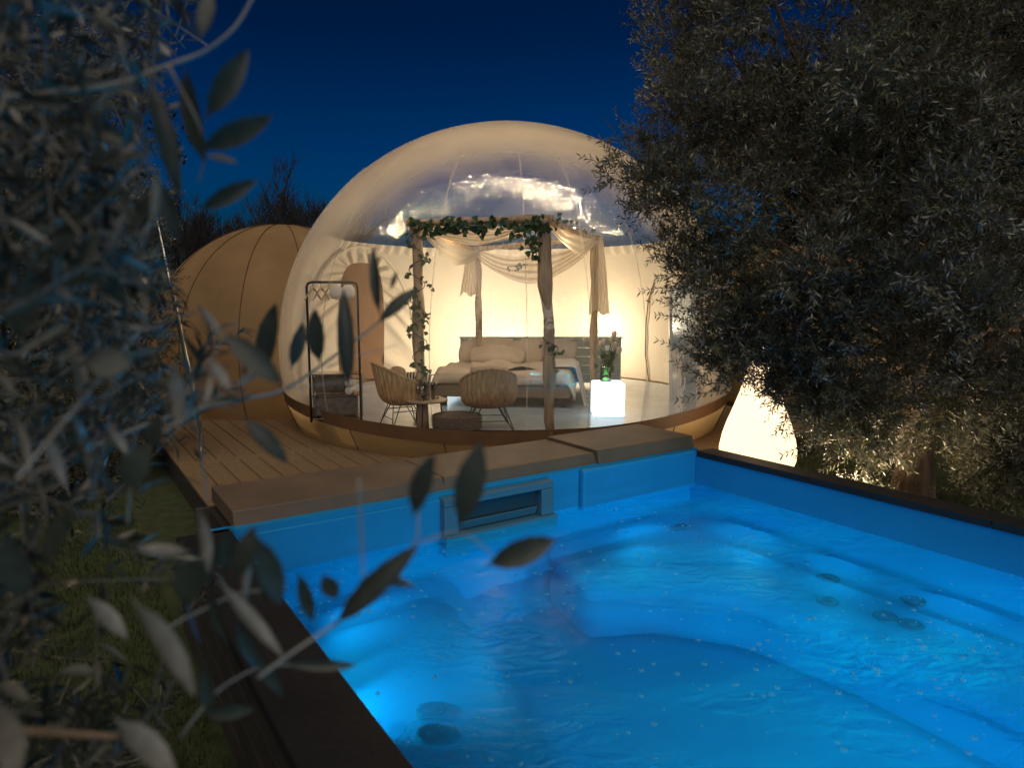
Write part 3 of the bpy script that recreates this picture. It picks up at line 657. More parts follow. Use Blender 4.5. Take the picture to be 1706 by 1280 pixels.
def pillow(c, wd, hh, th, tilt, yaw, mat, label, group='cushions heaped on the bed', cat='pillow', name='pillow', roll=0, ribs=0):
    mb = MB()
    def fn(sgn):
        def q(u, v):
            x, y = 2*u-1, 2*v-1; e = ((1-abs(x)**2.2)*(1-abs(y)**2.2))
            t = max(0, e)**.52; pin = 1-.1*(1-abs(y))**2*abs(x)**3; pin2 = 1-.1*(1-abs(x))**2*abs(y)**3
            zz = sgn*th/2*t*(1+.08*math.sin(x*5+y*3)) + (ribs and sgn*.008*math.sin(x*ribs)*t)
            return Vector((x*wd/2*pin2*math.sqrt(1-.22*y*y), zz, y*hh/2*pin*math.sqrt(1-.22*x*x)))
        return q
    mb.grid(fn(-1), 28, 20); mb.grid(fn(1), 28, 20)
    rot = Matrix.Rotation(yaw, 3, 'Z') @ Matrix.Rotation(-tilt, 3, 'X') @ Matrix.Rotation(roll, 3, 'Y')
    mb.v = [tuple(Vector(c)+rot @ Vector(q)) for q in mb.v]
    o = mb.build(name, mat, None, smooth=True); bm = bmesh.new(); bm.from_mesh(o.data); bmesh.ops.remove_doubles(bm, verts=bm.verts, dist=.0005); bmesh.ops.recalc_face_normals(bm, faces=bm.faces); bm.to_mesh(o.data); bm.free()
    return tag(o, label, cat, group)
pillow(B(-.5, 1.98, .60), .92, .56, .30, R(36), BX+.05, M['linen'], 'large beige pillow propped against the left half of the headboard')
pillow(B(.40, 1.98, .60), .90, .56, .30, R(34), BX-.05, M['linen'], 'large beige pillow propped against the headboard right of the centre', ribs=0)
pillow(B(.72, 1.8, .62), .66, .5, .22, R(32), BX-.15, M['linen_grey'], 'grey ribbed cushion at the right end of the pillows', roll=.1, ribs=60)
pillow(B(.15, 1.75, .62), .66, .48, .22, R(34), BX, M['linen'], 'ribbed beige cushion standing in the middle of the pillows', roll=-.12, ribs=60)
pillow(B(-.25, 1.3, .60), .95, .5, .26, R(64), BX+.1, M['linen'], 'flat wrinkled cushion lying in front of the other pillows', roll=.05)
pillow(B(-.62, 1.66, .61), .7, .48, .22, R(38), BX+.1, M['linen'], 'ribbed beige cushion leaning on the left pillow', roll=.08, ribs=60)
# throw with fringe, over the right side of the bed
M['throw'] = pm('throw_wool', (.66, .64, .60), .95, var=.1, vscale=6, bump=.5, bscale=30)
th = empty('throw_blanket', B(.98, 1.0, .5), 'pale throw with long fringe hanging over the right side of the bed', 'blanket')
def throw(u, v):
    L_ = v*1.05; b = .35+u*1.25+.05*math.sin(v*4)
    if L_ < .42: return B(.62+L_, b-.05*math.sin(u*5+v*3), .51+.02*math.sin(u*16)+.01*math.sin(u*33))
    q = L_-.42; return B(1.06+.025*math.sin(u*18)+.24*q, b+.03*math.sin(u*9)*q, .50-q*.98+.008*math.sin(u*33))
MB().grid(throw, 60, 24).build('cloth', M['throw'], th, smooth=True)
fm = MB()
for i in range(90):
    p = throw(i/89, 1); q = p+Vector((random.gauss(0, .015), random.gauss(0, .015), -random.uniform(.07, .13))); q.z = max(q.z, .01); fm.tube([p, p.lerp(q, .5)+rv(.004), q], .004, 3)
o = fm.build('fringe', M['throw'], th); tag(o, kind='stuff')

# ------------------------------------------------------------------ glowing cubes, vase
def cube(loc, label):
    r = empty('light_cube', loc, label, 'lamp', 'glowing cubes used as bedside tables')
    MB().box(Vector(loc)+Vector((0, 0, .235)), (.42, .42, .46)).build('diffuser', M['cube_glow'], r, bevel=.03, seg=3)
    mb = MB()
    for i in range(12): mb.box(Vector(loc)+Vector((-.18+.032*i, -.185, .006)), (.02, .02, .012))
    mb.build('foot', M['white_plastic'], r); return r
c1 = at_z(1016, 697, 0)+Vector((0, .25, 0)); cube(c1, 'glowing white cube with a vase on it at the right of the bed')
c2 = Vector((at_y(757, 640, 12.0).x, 12.0, 0)); cube(c2, 'glowing white cube half hidden behind the left side of the bed').scale = (.8, .8, .72)
vb = c1+Vector((-.03, 0, .467))
vase = empty('vase', vb, 'green glass vase of flowers on the glowing cube', 'vase')
MB().lathe(vb, [(.001, .004), (.075, .004), (.08, .02), (.078, .2), (.082, .21), (.074, .205), (.07, .022), (.001, .02)], 24).build('glass', M['green_glass'], vase, smooth=True)
fl = empty('flower_bunch', vb+Vector((0, 0, .03)), 'bunch of pale flowers and green leaves in the vase', 'flowers')
for i in range(11):
    a = random.uniform(0, 2*PI); tip = vb+Vector((random.gauss(.03, .12), random.gauss(0, .06), random.uniform(.36, .64))); b0 = vb+Vector((math.cos(a)*.03, math.sin(a)*.03, .03))
    if i == 0: tip = vb+Vector((-.30, 0, .55))
    mid = b0.lerp(tip, .5)+Vector((0, 0, .06)); MB().tube([b0, mid, tip], .006, 5).build('flower_stem', M['green_stem'], fl)
    hmb = MB()
    hmb.lathe(tip-Vector((0, 0, .03)), [(.004, 0), (.022, .02), (.03, .05), (.024, .085), (.004, .1)], 8); hmb.build('flower_head', M['flower'], fl, smooth=True)
for i in range(34):
    p = vb+Vector((random.gauss(.02, .06), random.gauss(0, .04), random.uniform(.18, .4))); put_leaf(IVY, fl, p, rv()+Vector((0, 0, -.4)), Vector((0, -1, .3))+rv(.4), random.uniform(.06, .11))

# ------------------------------------------------------------------ chairs, table, pouf
def make_chair():
    r = empty('rattan_chair', (0, 0, 0), 'x', 'chair', 'rattan bucket chairs in the bubble tent')
    NR = 34
    def hrim(a): return .50+.29*(.5+.5*math.cos(min(PI, abs(a)*1.18)))**1.1     # a=0 is the back (+y local is the front)
    def shell(off):
        def fn(u, v):
            a = (u-.5)*2*R(150); q = v**.8; top = hrim(a)
            rad = (.19+.085*min(1, q*3.2)**.6+.025*q)+off; 
            z = .275+(top-.275)*v; rad *= 1 if True else 1
            lean = .10*max(0, math.cos(a))*q
            rr = rad+.009*math.sin(a*NR)
            return Vector((math.sin(a)*rr*1.08, -math.cos(a)*rr-lean+.02, z))
        return fn
    mb = MB(); mb.grid(shell(0), 200, 14); mb.grid(shell(-.018), 120, 14)
    mb.build('shell', M['rattan'], r, smooth=True)
    mb = MB(); f0 = shell(-.009); mb.tube([f0(i/60, 1.0) for i in range(61)], .019, 8); mb.build('rim_roll', M['rattan'], r, smooth=True)
    MB().lathe((0, .02, .29), [(.001, 0), (.16, -.005), (.205, .01), (.21, .03), (.17, .05), (.001, .055)], 32, 1.08, 1).build('seat', M['rattan'], r, smooth=True)
    for sx in (-1, 1):
        for sy in (-1, 1):
            t1, t2 = Vector((sx*.10, sy*.15, .285)), Vector((sx*.17, sy*.08, .285)); b = Vector((sx*.25, sy*.24+.02, .004))
            MB().tube([t1, b], .007, 6).build('leg', M['black_metal'], r); MB().tube([t2, b+Vector((sx*.012, 0, 0))], .007, 6).build('leg', M['black_metal'], r)
    for s_ in (-1, 1):
        MB().tube([(s_*.17, -.17, .20), (s_*.17, .19, .20)], .006, 6).build('stretcher', M['black_metal'], r)
        MB().tube([(-.2, s_*.21+.01, .12), (.2, s_*.21+.01, .12)], .006, 6).build('stretcher', M['black_metal'], r)
    return r
ch = make_chair()
ch['label'] = 'rattan chair turned sideways with a tan cushion left of the round table'
k1 = at_z(657, 722, 0)+Vector((.02, .50, 0)); ch.location = k1; ch.rotation_euler = (0, 0, R(-62)); 
ch2 = copy_tree(ch); ch2['label'] = 'rattan chair seen from behind right of the round table'
k2 = at_z(812, 727, 0)+Vector((0, .52, 0)); ch2.location = k2; ch2.rotation_euler = (0, 0, R(8)); ch2.scale = (1.08, 1.08, .98); ch.scale = (.98, .98, 1.02)
pillow(k1+Vector((-.10, .03, .56)), .46, .40, .16, R(22), R(-58), M['cushion'], 'tan cushion leaning in the rattan chair left of the table', 'cushions in the rattan chairs', 'cushion', 'cushion')
def stripe_mat():
    m = pm('striped_cushion', (.5, .42, .32), .9); nt = m.node_tree; L = nt.links; b = nt.nodes['Principled BSDF']
    tc = nd(nt, 'TexCoord'); wv = nd(nt, 'TexWave'); wv.inputs['Scale'].default_value = 8; wv.bands_direction = 'X'
    L.new(tc.outputs['Object'], wv.inputs[0]); r = nd(nt, 'ValToRGB'); r.color_ramp.interpolation = 'CONSTANT'
    r.color_ramp.elements[0].color = (.05, .035, .03, 1); r.color_ramp.elements[1].color = (.6, .5, .38, 1); r.color_ramp.elements[1].position = .5
    L.new(wv.outputs[0], r.inputs[0]); L.new(r.outputs[0], b.inputs['Base Color']); return m
pillow(k1+Vector((.13, .16, .50)), .40, .34, .12, R(20), R(0), stripe_mat(), 'dark and cream striped cushion by the arm of the left chair', 'cushions in the rattan chairs', 'cushion', 'cushion')
pillow(k2+Vector((.0, .04, .58)), .5, .44, .16, R(-18), R(8), M['linen'], 'beige cushion showing above the back of the right rattan chair', 'cushions in the rattan chairs', 'cushion', 'cushion')
tb = at_z(706, 722, 0)+Vector((0, .34, 0)); TH = .36
table = empty('coffee_table', tb, 'small round wooden table on thin black legs between the rattan chairs', 'table')
MB().lathe(tb+Vector((0, 0, TH)), [(.001, -.025), (.25, -.025), (.258, -.015), (.258, -.003), (.25, 0), (.001, .001)], 40).build('table_top', M['table_top'], table)
for i in range(3):
    a = R(20+120*i); MB().tube([tb+Vector((math.cos(a)*.17, math.sin(a)*.17, TH-.02)), tb+Vector((math.cos(a)*.21, math.sin(a)*.21, .003))], .009, 8).build('leg', M['black_metal'], table)
tt = tb+Vector((0, 0, TH+.003))
ib = empty('ice_bucket', tt, 'clear ice bucket standing on the round table', 'bucket')
MB().lathe(tt+Vector((.02, 0, 0)), [(.001, .003), (.085, .003), (.09, .01), (.105, .19), (.108, .195), (.100, .19), (.085, .015), (.001, .012)], 28).build('glass', M['glass'], ib, smooth=True)
bo = empty('wine_bottle', tt+Vector((.03, 0, .02)), 'dark bottle leaning inside the ice bucket on the table', 'bottle')
mb = MB(); mb.tube([tt+Vector((.0, 0, .02)), tt+Vector((.025, 0, .17)), tt+Vector((.035, 0, .22)), tt+Vector((.05, 0, .3))], [.036, .036, .015, .014], 14); mb.build('glass', M['bottle'], bo, smooth=True)
gb = tt+Vector((-.1, -.04, 0))
for i, (dx, dy, lb) in enumerate(((-.10, -.06, 'stemmed wine glass at the left edge of the round table'), (-.04, -.14, 'stemmed wine glass at the front edge of the round table'))):
    p = tt+Vector((dx, dy, 0)); g = empty('wine_glass', p, lb, 'glass', 'wine glasses on the round table')
    MB().lathe(p, [(.001, .003), (.032, .003), (.004, .01), (.004, .075), (.03, .1), (.036, .13), (.03, .175), (.029, .175), (.034, .13), (.001, .09)], 20).build('bowl', M['glass'], g, smooth=True)
pf = at_z(757, 727, 0)+Vector((0, .40, 0))
pouf = empty('pouf', pf, 'low round dark woven pouf at the front edge of the tent floor', 'pouf')
MB().lathe(pf, [(.001, .003), (.24, .003), (.285, .03), (.305, .10), (.295, .16), (.25, .195), (.1, .205), (.001, .207)], 40).build('body', M['pouf'], pouf, smooth=True)
for i in range(5): MB().lathe(pf, [(.29+.012*math.sin(PI*(i+1)/6), .03+i*.032), (.298+.012*math.sin(PI*(i+1)/6), .046+i*.032), (.29+.012*math.sin(PI*(i+1)/6), .06+i*.032)], 40).build('woven_band', M['pouf'], pouf, smooth=True)

# ------------------------------------------------------------------ clothes rack on the left
ra, rb2 = at_z(519, 704, 0), at_z(588, 700, 0)
rb2 = ra+Vector((.62, .12, 0)); rt = at_y(519, 470, ra.y).z
rack = empty('clothes_rack', ra, 'steel clothes rack with round baskets by the left wall of the tent', 'rack')
MB().tube([ra, ra+Vector((0, 0, rt-.06)), ra+Vector((.02, .003, rt-.015)), ra+Vector((.07, .01, rt)), rb2+Vector((-.07, -.01, rt)), rb2+Vector((-.02, 0, rt-.015)), rb2+Vector((0, 0, rt-.06)), rb2], .016, 8).build('frame', M['black_metal'], rack, smooth=True)
dy = Vector((-.06, .34, 0))
for p in (ra, rb2): MB().tube([p+dy, p+dy+Vector((0, 0, .62)), p+Vector((0, 0, .62))], .014, 8).build('side_bar', M['steel'], rack, smooth=True)
for z in (.04, .34, .62): MB().box((ra+rb2)/2+dy/2+Vector((0, 0, z)), ((rb2-ra).length, .34, .015), ((rb2-ra).normalized(), dy.normalized(), bz)).build('shelf', M['steel'], rack)
mid = (ra+rb2)/2+dy/2
for i, (dx, rr, lb) in enumerate(((-.12, .13, 'dark rolled blanket on the middle shelf of the clothes rack'),)):
    o = MB().tube([mid+Vector((dx-.16, 0, .35+rr)), mid+Vector((dx-.15, 0, .35+rr)), mid+Vector((dx+.22, .02, .35+rr)), mid+Vector((dx+.23, .02, .35+rr))], [rr*.8, rr, rr, rr*.8], 18).build('rolled_blanket', M['dark_fabric'], None, smooth=True); tag(o, lb, 'blanket')
o = MB().box(mid+Vector((0, 0, .20)), (.54, .30, .28), ((rb2-ra).normalized(), dy.normalized(), bz)).build('storage_box', M['dark_fabric'], None, bevel=.04, seg=3); tag(o, 'dark soft storage box on the lowest shelf of the clothes rack', 'box')
for i, dz in enumerate((0, .1)):
    q = mid+Vector((.20, -.05, .352+.05+dz)); o = MB().tube([q+Vector((0, -.12, 0)), q+Vector((0, -.11, 0)), q+Vector((0, .11, 0)), q+Vector((0, .12, 0))], [.04, .05, .05, .04], 14).build('rolled_towel', M['towel'], None, smooth=True)
    tag(o, ('lower' if i == 0 else 'upper')+' white rolled towel beside the dark blanket on the rack', 'towel', 'white towels on the clothes rack')
for i in range(3):
    q = ra.lerp(rb2, .12+.16*i)+Vector((0, 0, rt-.02)); h = empty('coat_hanger', q, ('first', 'second', 'third')[i]+' wooden hanger from the left on the clothes rack', 'hanger', 'hangers on the clothes rack')
    MB().tube([q+Vector((-.0, 0, .035)), q+Vector((.012, 0, .02)), q+Vector((0, 0, 0)), q+Vector((0, 0, -.05))], .004, 5).build('hook', M['steel'], h)
    MB().tube([q+Vector((-.05, -.18, -.20)), q+Vector((-.02, -.08, -.10)), q+Vector((0, 0, -.05)), q+Vector((.02, .08, -.10)), q+Vector((.05, .18, -.20))], .012, 6).build('shoulder', M['driftwood'], h)
for i, u in enumerate((.58, .82)):
    q = ra.lerp(rb2, u)+Vector((0, -.02, rt-.12)); o = MB().lathe(q, [(.001, -.10), (.05, -.09), (.075, -.03), (.07, .04), (.04, .085), (.001, .09)], 18, 1.15, .6).build('slipper_bag', M['towel'], None, smooth=True)
    tag(o, ('left' if i == 0 else 'right')+' white cloth bag hung under the rail of the rack', 'bag', 'white bags hung on the clothes rack')

# ------------------------------------------------------------------ pear lamp, bent pole
pb = Vector((at_y(1264, 700, 8.35).x, 8.35, GZ))
pear = empty('pear_lamp', pb, 'large glowing cream pear-shaped lamp right of the clear bubble', 'lamp')
MB().lathe(pb, [(.001, .02), (.28, .02), (.40, .12), (.455, .27), (.46, .40), (.43, .56), (.38, .72), (.31, .90), (.245, 1.08), (.19, 1.26), (.155, 1.42), (.13, 1.55), (.08, 1.63), (.001, 1.66)], 48).build('diffuser', M['pear_glow'], pear, smooth=True)
MB().lathe(pb, [(.001, .0), (.27, .0), (.28, .019), (.001, .019)], 40).build('foot', M['white_plastic'], pear)
ob = at_z(335, 757, DZ); oy = ob.y
pole = empty('bent_pole', ob, 'shiny steel pole bent near its foot on the wooden deck', 'pole')
MB().tube([ob+Vector((0, 0, .006)), at_y(335, 720, oy), at_y(333, 708, oy), at_y(327, 680, oy), at_y(290, 500, oy-.1), at_y(262, 368, oy-.2)], .024, 12).build('tube', M['steel'], pole, smooth=True)
MB().tube([at_y(328, 690, oy+.05), at_y(311, 610, oy), at_y(287, 495, oy-.05)], .012, 8).build('brace', M['steel'], pole, smooth=True)
MB().lathe(ob, [(.001, 0), (.06, 0), (.06, .01), (.03, .014), (.001, .014)], 20).build('base_plate', M['steel'], pole)

# ------------------------------------------------------------------ gravel, edging, right garden
o = MB().box(W(6.5, 1.8, GZ+.01), (1.7, 7.0, .03), axp).build('gravel_bed', M['gravel']); tag(o, kind='structure')
o = MB().box(W(7.37, 1.8, GZ+.04), (.05, 7.0, .12), axp).build('edging', M['edging']); tag(o, kind='structure')
n = 5000; V = []; F = []
ico = [(0, 0, 1), (.9, 0, 0), (0, .9, 0), (-.9, 0, 0), (0, -.9, 0), (0, 0, -.6)]; icf = [(0, 1, 2), (0, 2, 3), (0, 3, 4), (0, 4, 1), (5, 2, 1), (5, 3, 2), (5, 4, 3), (5, 1, 4)]
for i in range(n):
    p = W(random.uniform(5.68, 7.32), random.uniform(.5, 5.2), GZ+.03); r = random.uniform(.008, .03); b = len(V)
    V += [(p.x+q[0]*r*random.uniform(.7, 1.3), p.y+q[1]*r*random.uniform(.7, 1.3), p.z+q[2]*r*.6) for q in ico]; F += [[b+a for a in t] for t in icf]
o = fast_mesh('gravel', V, F, M['stone']); tag(o, kind='stuff')

# ------------------------------------------------------------------ olive trees: twigs of paired leaves
def leaf_arrays(bases, dirs, nrms, lens, wd):
    n = len(bases); d = dirs/np.linalg.norm(dirs, axis=1, keepdims=True)
    nr = nrms-d*np.sum(nrms*d, 1, keepdims=True); nr /= np.linalg.norm(nr, axis=1, keepdims=True)+1e-9
    x = np.cross(d, nr); L_ = lens[:, None]
    V = np.empty((n, 5, 3)); V[:, 0] = bases; V[:, 1] = bases+d*L_*.48-x*L_*wd+nr*L_*.04; V[:, 2] = bases+d*L_*.5-nr*L_*.01
    V[:, 3] = bases+d*L_*.48+x*L_*wd+nr*L_*.04; V[:, 4] = bases+d*L_-nr*L_*.08
    F = np.array([[0, 2, 1], [1, 2, 4], [0, 3, 2], [2, 3, 4]])[None]+5*np.arange(n)[:, None, None]
    return V.reshape(-1, 3), F.reshape(-1, 3)
def sprays(centres, radii, n_tw, lv, tl, ll, up=.35, out=1.0, sub=.0, droop=.0):
    """twigs spread through the clumps; returns twig ends and all leaves"""
    c = np.asarray(centres); r = np.asarray(radii); wgt = r.mean(1)**2; wgt /= wgt.sum()
    k = rng.choice(len(c), n_tw, p=wgt); u = rng.normal(size=(n_tw, 3)); u /= np.linalg.norm(u, axis=1, keepdims=True)
    q = rng.uniform(.25, 1., n_tw)**.6
    b = c[k]+u*r[k]*q[:, None]
    d = u*out+rng.normal(0, .55, (n_tw, 3)); d[:, 2] += up-droop*np.clip(-u[:, 2], 0, 1); d /= np.linalg.norm(d, axis=1, keepdims=True)
    L_ = tl*rng.uniform(.6, 1.3, n_tw); e = b+d*L_[:, None]
    side = np.cross(d, rng.normal(size=(n_tw, 3))); side /= np.linalg.norm(side, axis=1, keepdims=True); s2 = np.cross(d, side)
    B_, D_, N_, LL = [], [], [], []
    for j in range(lv):
        t = (j//2+.6)/(lv/2+.3); ang = (j//2)*1.25; sg = 1 if j % 2 else -1
        sd = (side*math.cos(ang)+s2*math.sin(ang))*sg
        dd = d*(.75-.0*t)+sd*.8+rng.normal(0, .16, (n_tw, 3))
        B_.append(b+d*(L_*t)[:, None]); D_.append(dd); N_.append(d*.8-sd*.5+np.array([0, 0, .5])+rng.normal(0, .3, (n_tw, 3))); LL.append(ll*rng.uniform(.7, 1.2, n_tw)*(1-.35*t))
    return b, e, np.concatenate(B_), np.concatenate(D_), np.concatenate(N_), np.concatenate(LL)
def twig_mesh(name, b, e, r, m, parent):
    n = len(b); d = e-b; d /= np.linalg.norm(d, axis=1, keepdims=True); a = np.cross(d, np.array([.3, .5, .81])); a /= np.linalg.norm(a, axis=1, keepdims=True)+1e-9; c = np.cross(d, a)
    V = np.empty((n, 6, 3))
    for k_ in range(3):
        t = 2*PI*k_/3; o_ = (a*math.cos(t)+c*math.sin(t)); V[:, k_] = b+o_*r; V[:, 3+k_] = e+o_*r*.4
    F = np.array([[0, 1, 4, 3], [1, 2, 5, 4], [2, 0, 3, 5]])[None]+6*np.arange(n)[:, None, None]
    o = fast_mesh(name, V.reshape(-1, 3), F.reshape(-1, 4), m, parent); tag(o, kind='stuff'); return o
def crown(root, centres, radii, n_tw, lv, tl, ll, leafdata, mat, tmat, n_obj=300, wd=.105, up=.35, trad=.0025, droop=0., wsc=1., out=1.):
    b, e, B_, D_, N_, LL = sprays(centres, radii, n_tw, lv, tl, ll, up, out, droop=droop)
    twig_mesh('twigs', b, e, trad, tmat, root)
    # leaves that show largest (near the camera, inside the frame) become single parts
    rel = B_-np.array(CO); z = rel@np.array(CF); x = rel@np.array(CR); y = rel@np.array(CU)
    px = 853+FPX*x/np.maximum(z, .01); py = 640-FPX*y/np.maximum(z, .01)
    ok = (z > .2) & (px > 5) & (px < 1700) & (py > 5) & (py < 1275)
    size = np.where(ok, LL/np.maximum(z, .05), 0); order = np.argsort(-size); top = order[:n_obj]; rest = np.ones(len(B_), bool); rest[top] = False
    for i in top: put_leaf(leafdata, root, Vector(B_[i]), Vector(D_[i]), Vector(N_[i]), float(LL[i]), wsc)
    V, F = leaf_arrays(B_[rest], D_[rest], N_[rest], LL[rest], wd)
    o = fast_mesh('foliage', V, F, mat, root); tag(o, kind='stuff')
def limb(root, pts, r0, r1, name='limb', n=10, mat=None):
    P_ = [Vector(p) for p in pts]; out = []; rs = []
    for i in range(n*(len(P_)-1)+1):
        u = i/n; k = min(int(u), len(P_)-2); p = P_[k].lerp(P_[k+1], u-k); out.append(p+wob(u*2.5, .03*min(1, r0*8), len(P_)+r0*40)); q = i/(n*(len(P_)-1)); rs.append((r0+(r1-r0)*q)*(1+.12*math.sin(u*6)))
    return MB().tube(out, rs, 10).build(name, mat or M['bark'], root, smooth=True)

# right-hand olive tree
tr = at_z(1519, 828, GZ); tr.z = GZ
oliv = empty('olive_tree', tr, 'big dark olive tree overhanging the right side of the pool', 'tree', 'olive trees round the pool')
MB().tube([tr+Vector((0, 0, -.05)), tr+Vector((0, 0, .05)), tr+Vector((.01, 0, .35)), tr+Vector((.0, .02, .8)), tr+Vector((.03, 0, 1.25)), tr+Vector((.02, .0, 1.7))], [.27, .235, .20, .185, .19, .17], 16).build('trunk', M['bark'], oliv, smooth=True)
tt_ = tr+Vector((.02, 0, 1.6))
CL = [(1180, 40, 7.2, 150), (1300, 60, 6.8, 200), (1480, 60, 6.5, 230), (1660, 60, 6.3, 230), (1150, 170, 7.0, 110), (1260, 220, 6.5, 180), (1430, 240, 6.0, 230), (1620, 250, 5.8, 230),
      (1080, 300, 6.8, 62), (1170, 330, 6.6, 105), (1290, 400, 6.2, 160), (1440, 420, 5.9, 190), (1620, 430, 5.8, 210), (1180, 450, 6.6, 62), (1215, 540, 6.6, 62), (1290, 505, 6.4, 85), (1405, 590, 6.2, 105), (1480, 570, 6.4, 140), (1630, 590, 6.2, 160),
      (1215, 600, 6.6, 36), (1335, 650, 6.4, 46), (1310, 590, 6.4, 52), (1400, 700, 6.3, 70), (1440, 690, 6.6, 70), (1600, 700, 6.3, 90), (1690, 720, 6.1, 90), (1660, 800, 6.0, 42), (1560, -60, 6.6, 250), (1250, -70, 7.0, 200), (1800, 250, 6.3, 260), (1800, 550, 6.3, 220)]
cc = []; cr = []
for px, py, dep, rp in CL:
    p = at_y(px, py, dep); r = rp*dep/FPX; cc.append(p); cr.append((r, r*1.15+.1, r))
    limb(oliv, [tt_, tt_.lerp(p, .5)+Vector((0, 0, .15*r)), p], .035+.03*r, .012, 'limb', 8)
limb(oliv, [tr+Vector((.02, 0, 1.2)), at_y(1640, 590, 7.0), at_y(1720, 515, 6.9)], .13, .09)
limb(oliv, [tr+Vector((0, 0, 1.35)), at_y(1400, 560, 7.2), at_y(1300, 420, 7.0)], .09, .04)
# clumps broken into smaller branchlets so that gaps show
sc_, sr_ = [], []
for c_, r_ in zip(cc, cr):
    for i in range(int(5+r_[0]*16)):
        u = rng.normal(size=3); u /= np.linalg.norm(u); q = rng.uniform(.3, 1.0)
        sc_.append(np.array(c_)+u*np.array(r_)*q); f_ = rng.uniform(.13, .26); sr_.append((f_, f_, f_))
crown(oliv, sc_, sr_, 12500, 16, .25, .078, OLT, M['olive'], M['twig_dark'], 300, .125, up=.3, out=.6)
# fringe sprigs that reach out over the bubble
for px, py, qx, qy in ((1120, 262, 978, 228), (1140, 300, 1010, 275), (1050, 300, 972, 318), (1130, 480, 1064, 486), (1150, 535, 1090, 525), (1180, 600, 1092, 566), (1190, 640, 1118, 600), (1210, 650, 1125, 668), (1130, 420, 1082, 408), (1200, 330, 1060, 330), (1110, 60, 1078, 30), (1110, 130, 1074, 95), (1110, 190, 1076, 160), (1100, 230, 1036, 205),
                       (1350, 660, 1290, 720), (1360, 690, 1282, 640), (1380, 730, 1300, 760), (1400, 770, 1345, 800), (1430, 760, 1450, 815), (1610, 760, 1625, 820), (1660, 780, 1655, 850), (1690, 790, 1695, 840), (1580, 730, 1590, 790)):
    a, b = at_y(px, py, 6.7), at_y(qx, qy, 6.5); n = 9; m_ = a.lerp(b, .5)+Vector((0, 0, .02)); pth = [a, m_, b]
    MB().tube(pth, [.006, .004, .002], 5).build('twig', M['bark_pale'], oliv)
    d = (b-a).normalized()
    for j in range(2*n):
        t = (j//2+.5)/n; p = a.lerp(b, t); sd = Vector((random.gauss(0, .3), random.gauss(0, .5), 1 if j % 2 else -1)); sd = (sd-d*sd.dot(d)).normalized()
        put_leaf(OLT, oliv, p, d*.8+sd*.7+rv(.1), Vector((0, -1, .5))+rv(.5), random.uniform(.05, .075))

# small garden uplight on the ground beside the trunk
ul = Vector((tr.x-1.2, tr.y-.75, GZ)); gl_ = empty('garden_uplight', ul, 'small garden spotlight on the ground in front of the right olive trunk', 'lamp')
MB().lathe(ul, [(.001, 0), (.05, 0), (.05, .06), (.045, .075), (.04, .07), (.001, .068)], 20).build('body', M['black_metal'], gl_)
MB().disc(ul+Vector((0, 0, .071)), .038, 20).build('lens', M['pear_glow'], gl_)
o = lamp('uplight_lamp', ul+Vector((0, 0, .1)), 330, (1, .76, .50), .04, 'SPOT', aim=tr+Vector((-.5, -.6, 2.4))); o.data.spot_size = R(140); o.data.spot_blend = .8
# olive tree at the back on the left
tl_ = at_z(100, 785, GZ); tl_ = Vector((-5.6, 8.6, GZ))
olb = empty('olive_tree', tl_, 'leafy olive tree on the lawn behind the blurred branches', 'tree', 'olive trees round the pool')
MB().tube([tl_+Vector((0, 0, -.05)), tl_+Vector((.02, 0, .4)), tl_+Vector((-.02, 0, .9)), tl_+Vector((.05, .02, 1.5))], [.22, .17, .15, .13], 14).build('trunk', M['bark'], olb, smooth=True)
CL2 = [(60, 30, 8.2, 150), (180, 90, 8.4, 75), (30, 180, 7.8, 170), (170, 220, 8.2, 95), (240, 330, 8.4, 58), (130, 350, 7.8, 120), (20, 380, 7.4, 150), (230, 440, 8.2, 62), (150, 480, 7.9, 110), (40, 540, 7.4, 150), (240, 560, 8.2, 55), (180, 630, 8.0, 90), (70, 680, 7.6, 110), (230, 680, 8.2, 60), (150, 740, 8.0, 60), (60, 790, 7.6, 60), (-120, 300, 7.6, 260), (-100, 0, 7.8, 260), (-80, 640, 7.2, 180)]
sc2, sr2 = [], []
for px, py, dep, rp in CL2:
    p = at_y(px, py, dep); r = rp*dep/FPX; limb(olb, [tl_+Vector((.05, .02, 1.45)), (tl_+Vector((.05, .02, 1.45))).lerp(p, .5), p], .03+.025*r, .01, 'limb', 8)
    for i in range(int(4+r*10)):
        u = rng.normal(size=3); u /= np.linalg.norm(u); f_ = rng.uniform(.13, .26); sc2.append(np.array(p)+u*r*rng.uniform(.3, 1)); sr2.append((f_, f_, f_))
crown(olb, sc2, sr2, 4600, 16, .25, .076, OLT, M['olive'], M['twig_dark'], 200, .105, up=.3, out=.6)

# low dark shrubs at the left edge of the lawn
def shrub(px, py, dep, r, label, n=260):
    p = at_y(px, py, dep); b = Vector((p.x, p.y, GZ)); s = empty('shrub', b, label, 'shrub', 'shrubs at the edge of the lawn')
    MB().tube([b, b+Vector((.02, 0, .3))], [.03, .015], 6).build('stem', M['bark'], s)
    crown(s, [np.array(b)+np.array([rng.normal(0, r*.35), rng.normal(0, r*.35), rng.uniform(.25, 1.1)*r]) for _ in range(9)], [(.3*r+.08,)*3]*9, n, 14, .2, .06, OLT, M['olive'], M['bark_pale'], 30, .11, up=.5)
shrub(30, 830, 7.0, .5, 'low leafy shrub on the lawn at the left edge')
shrub(150, 800, 8.0, .38, 'small shrub on the lawn below the back olive tree')
shrub(1445, 800, 6.9, .30, 'small dark shrub just left of the right olive trunk', 90)

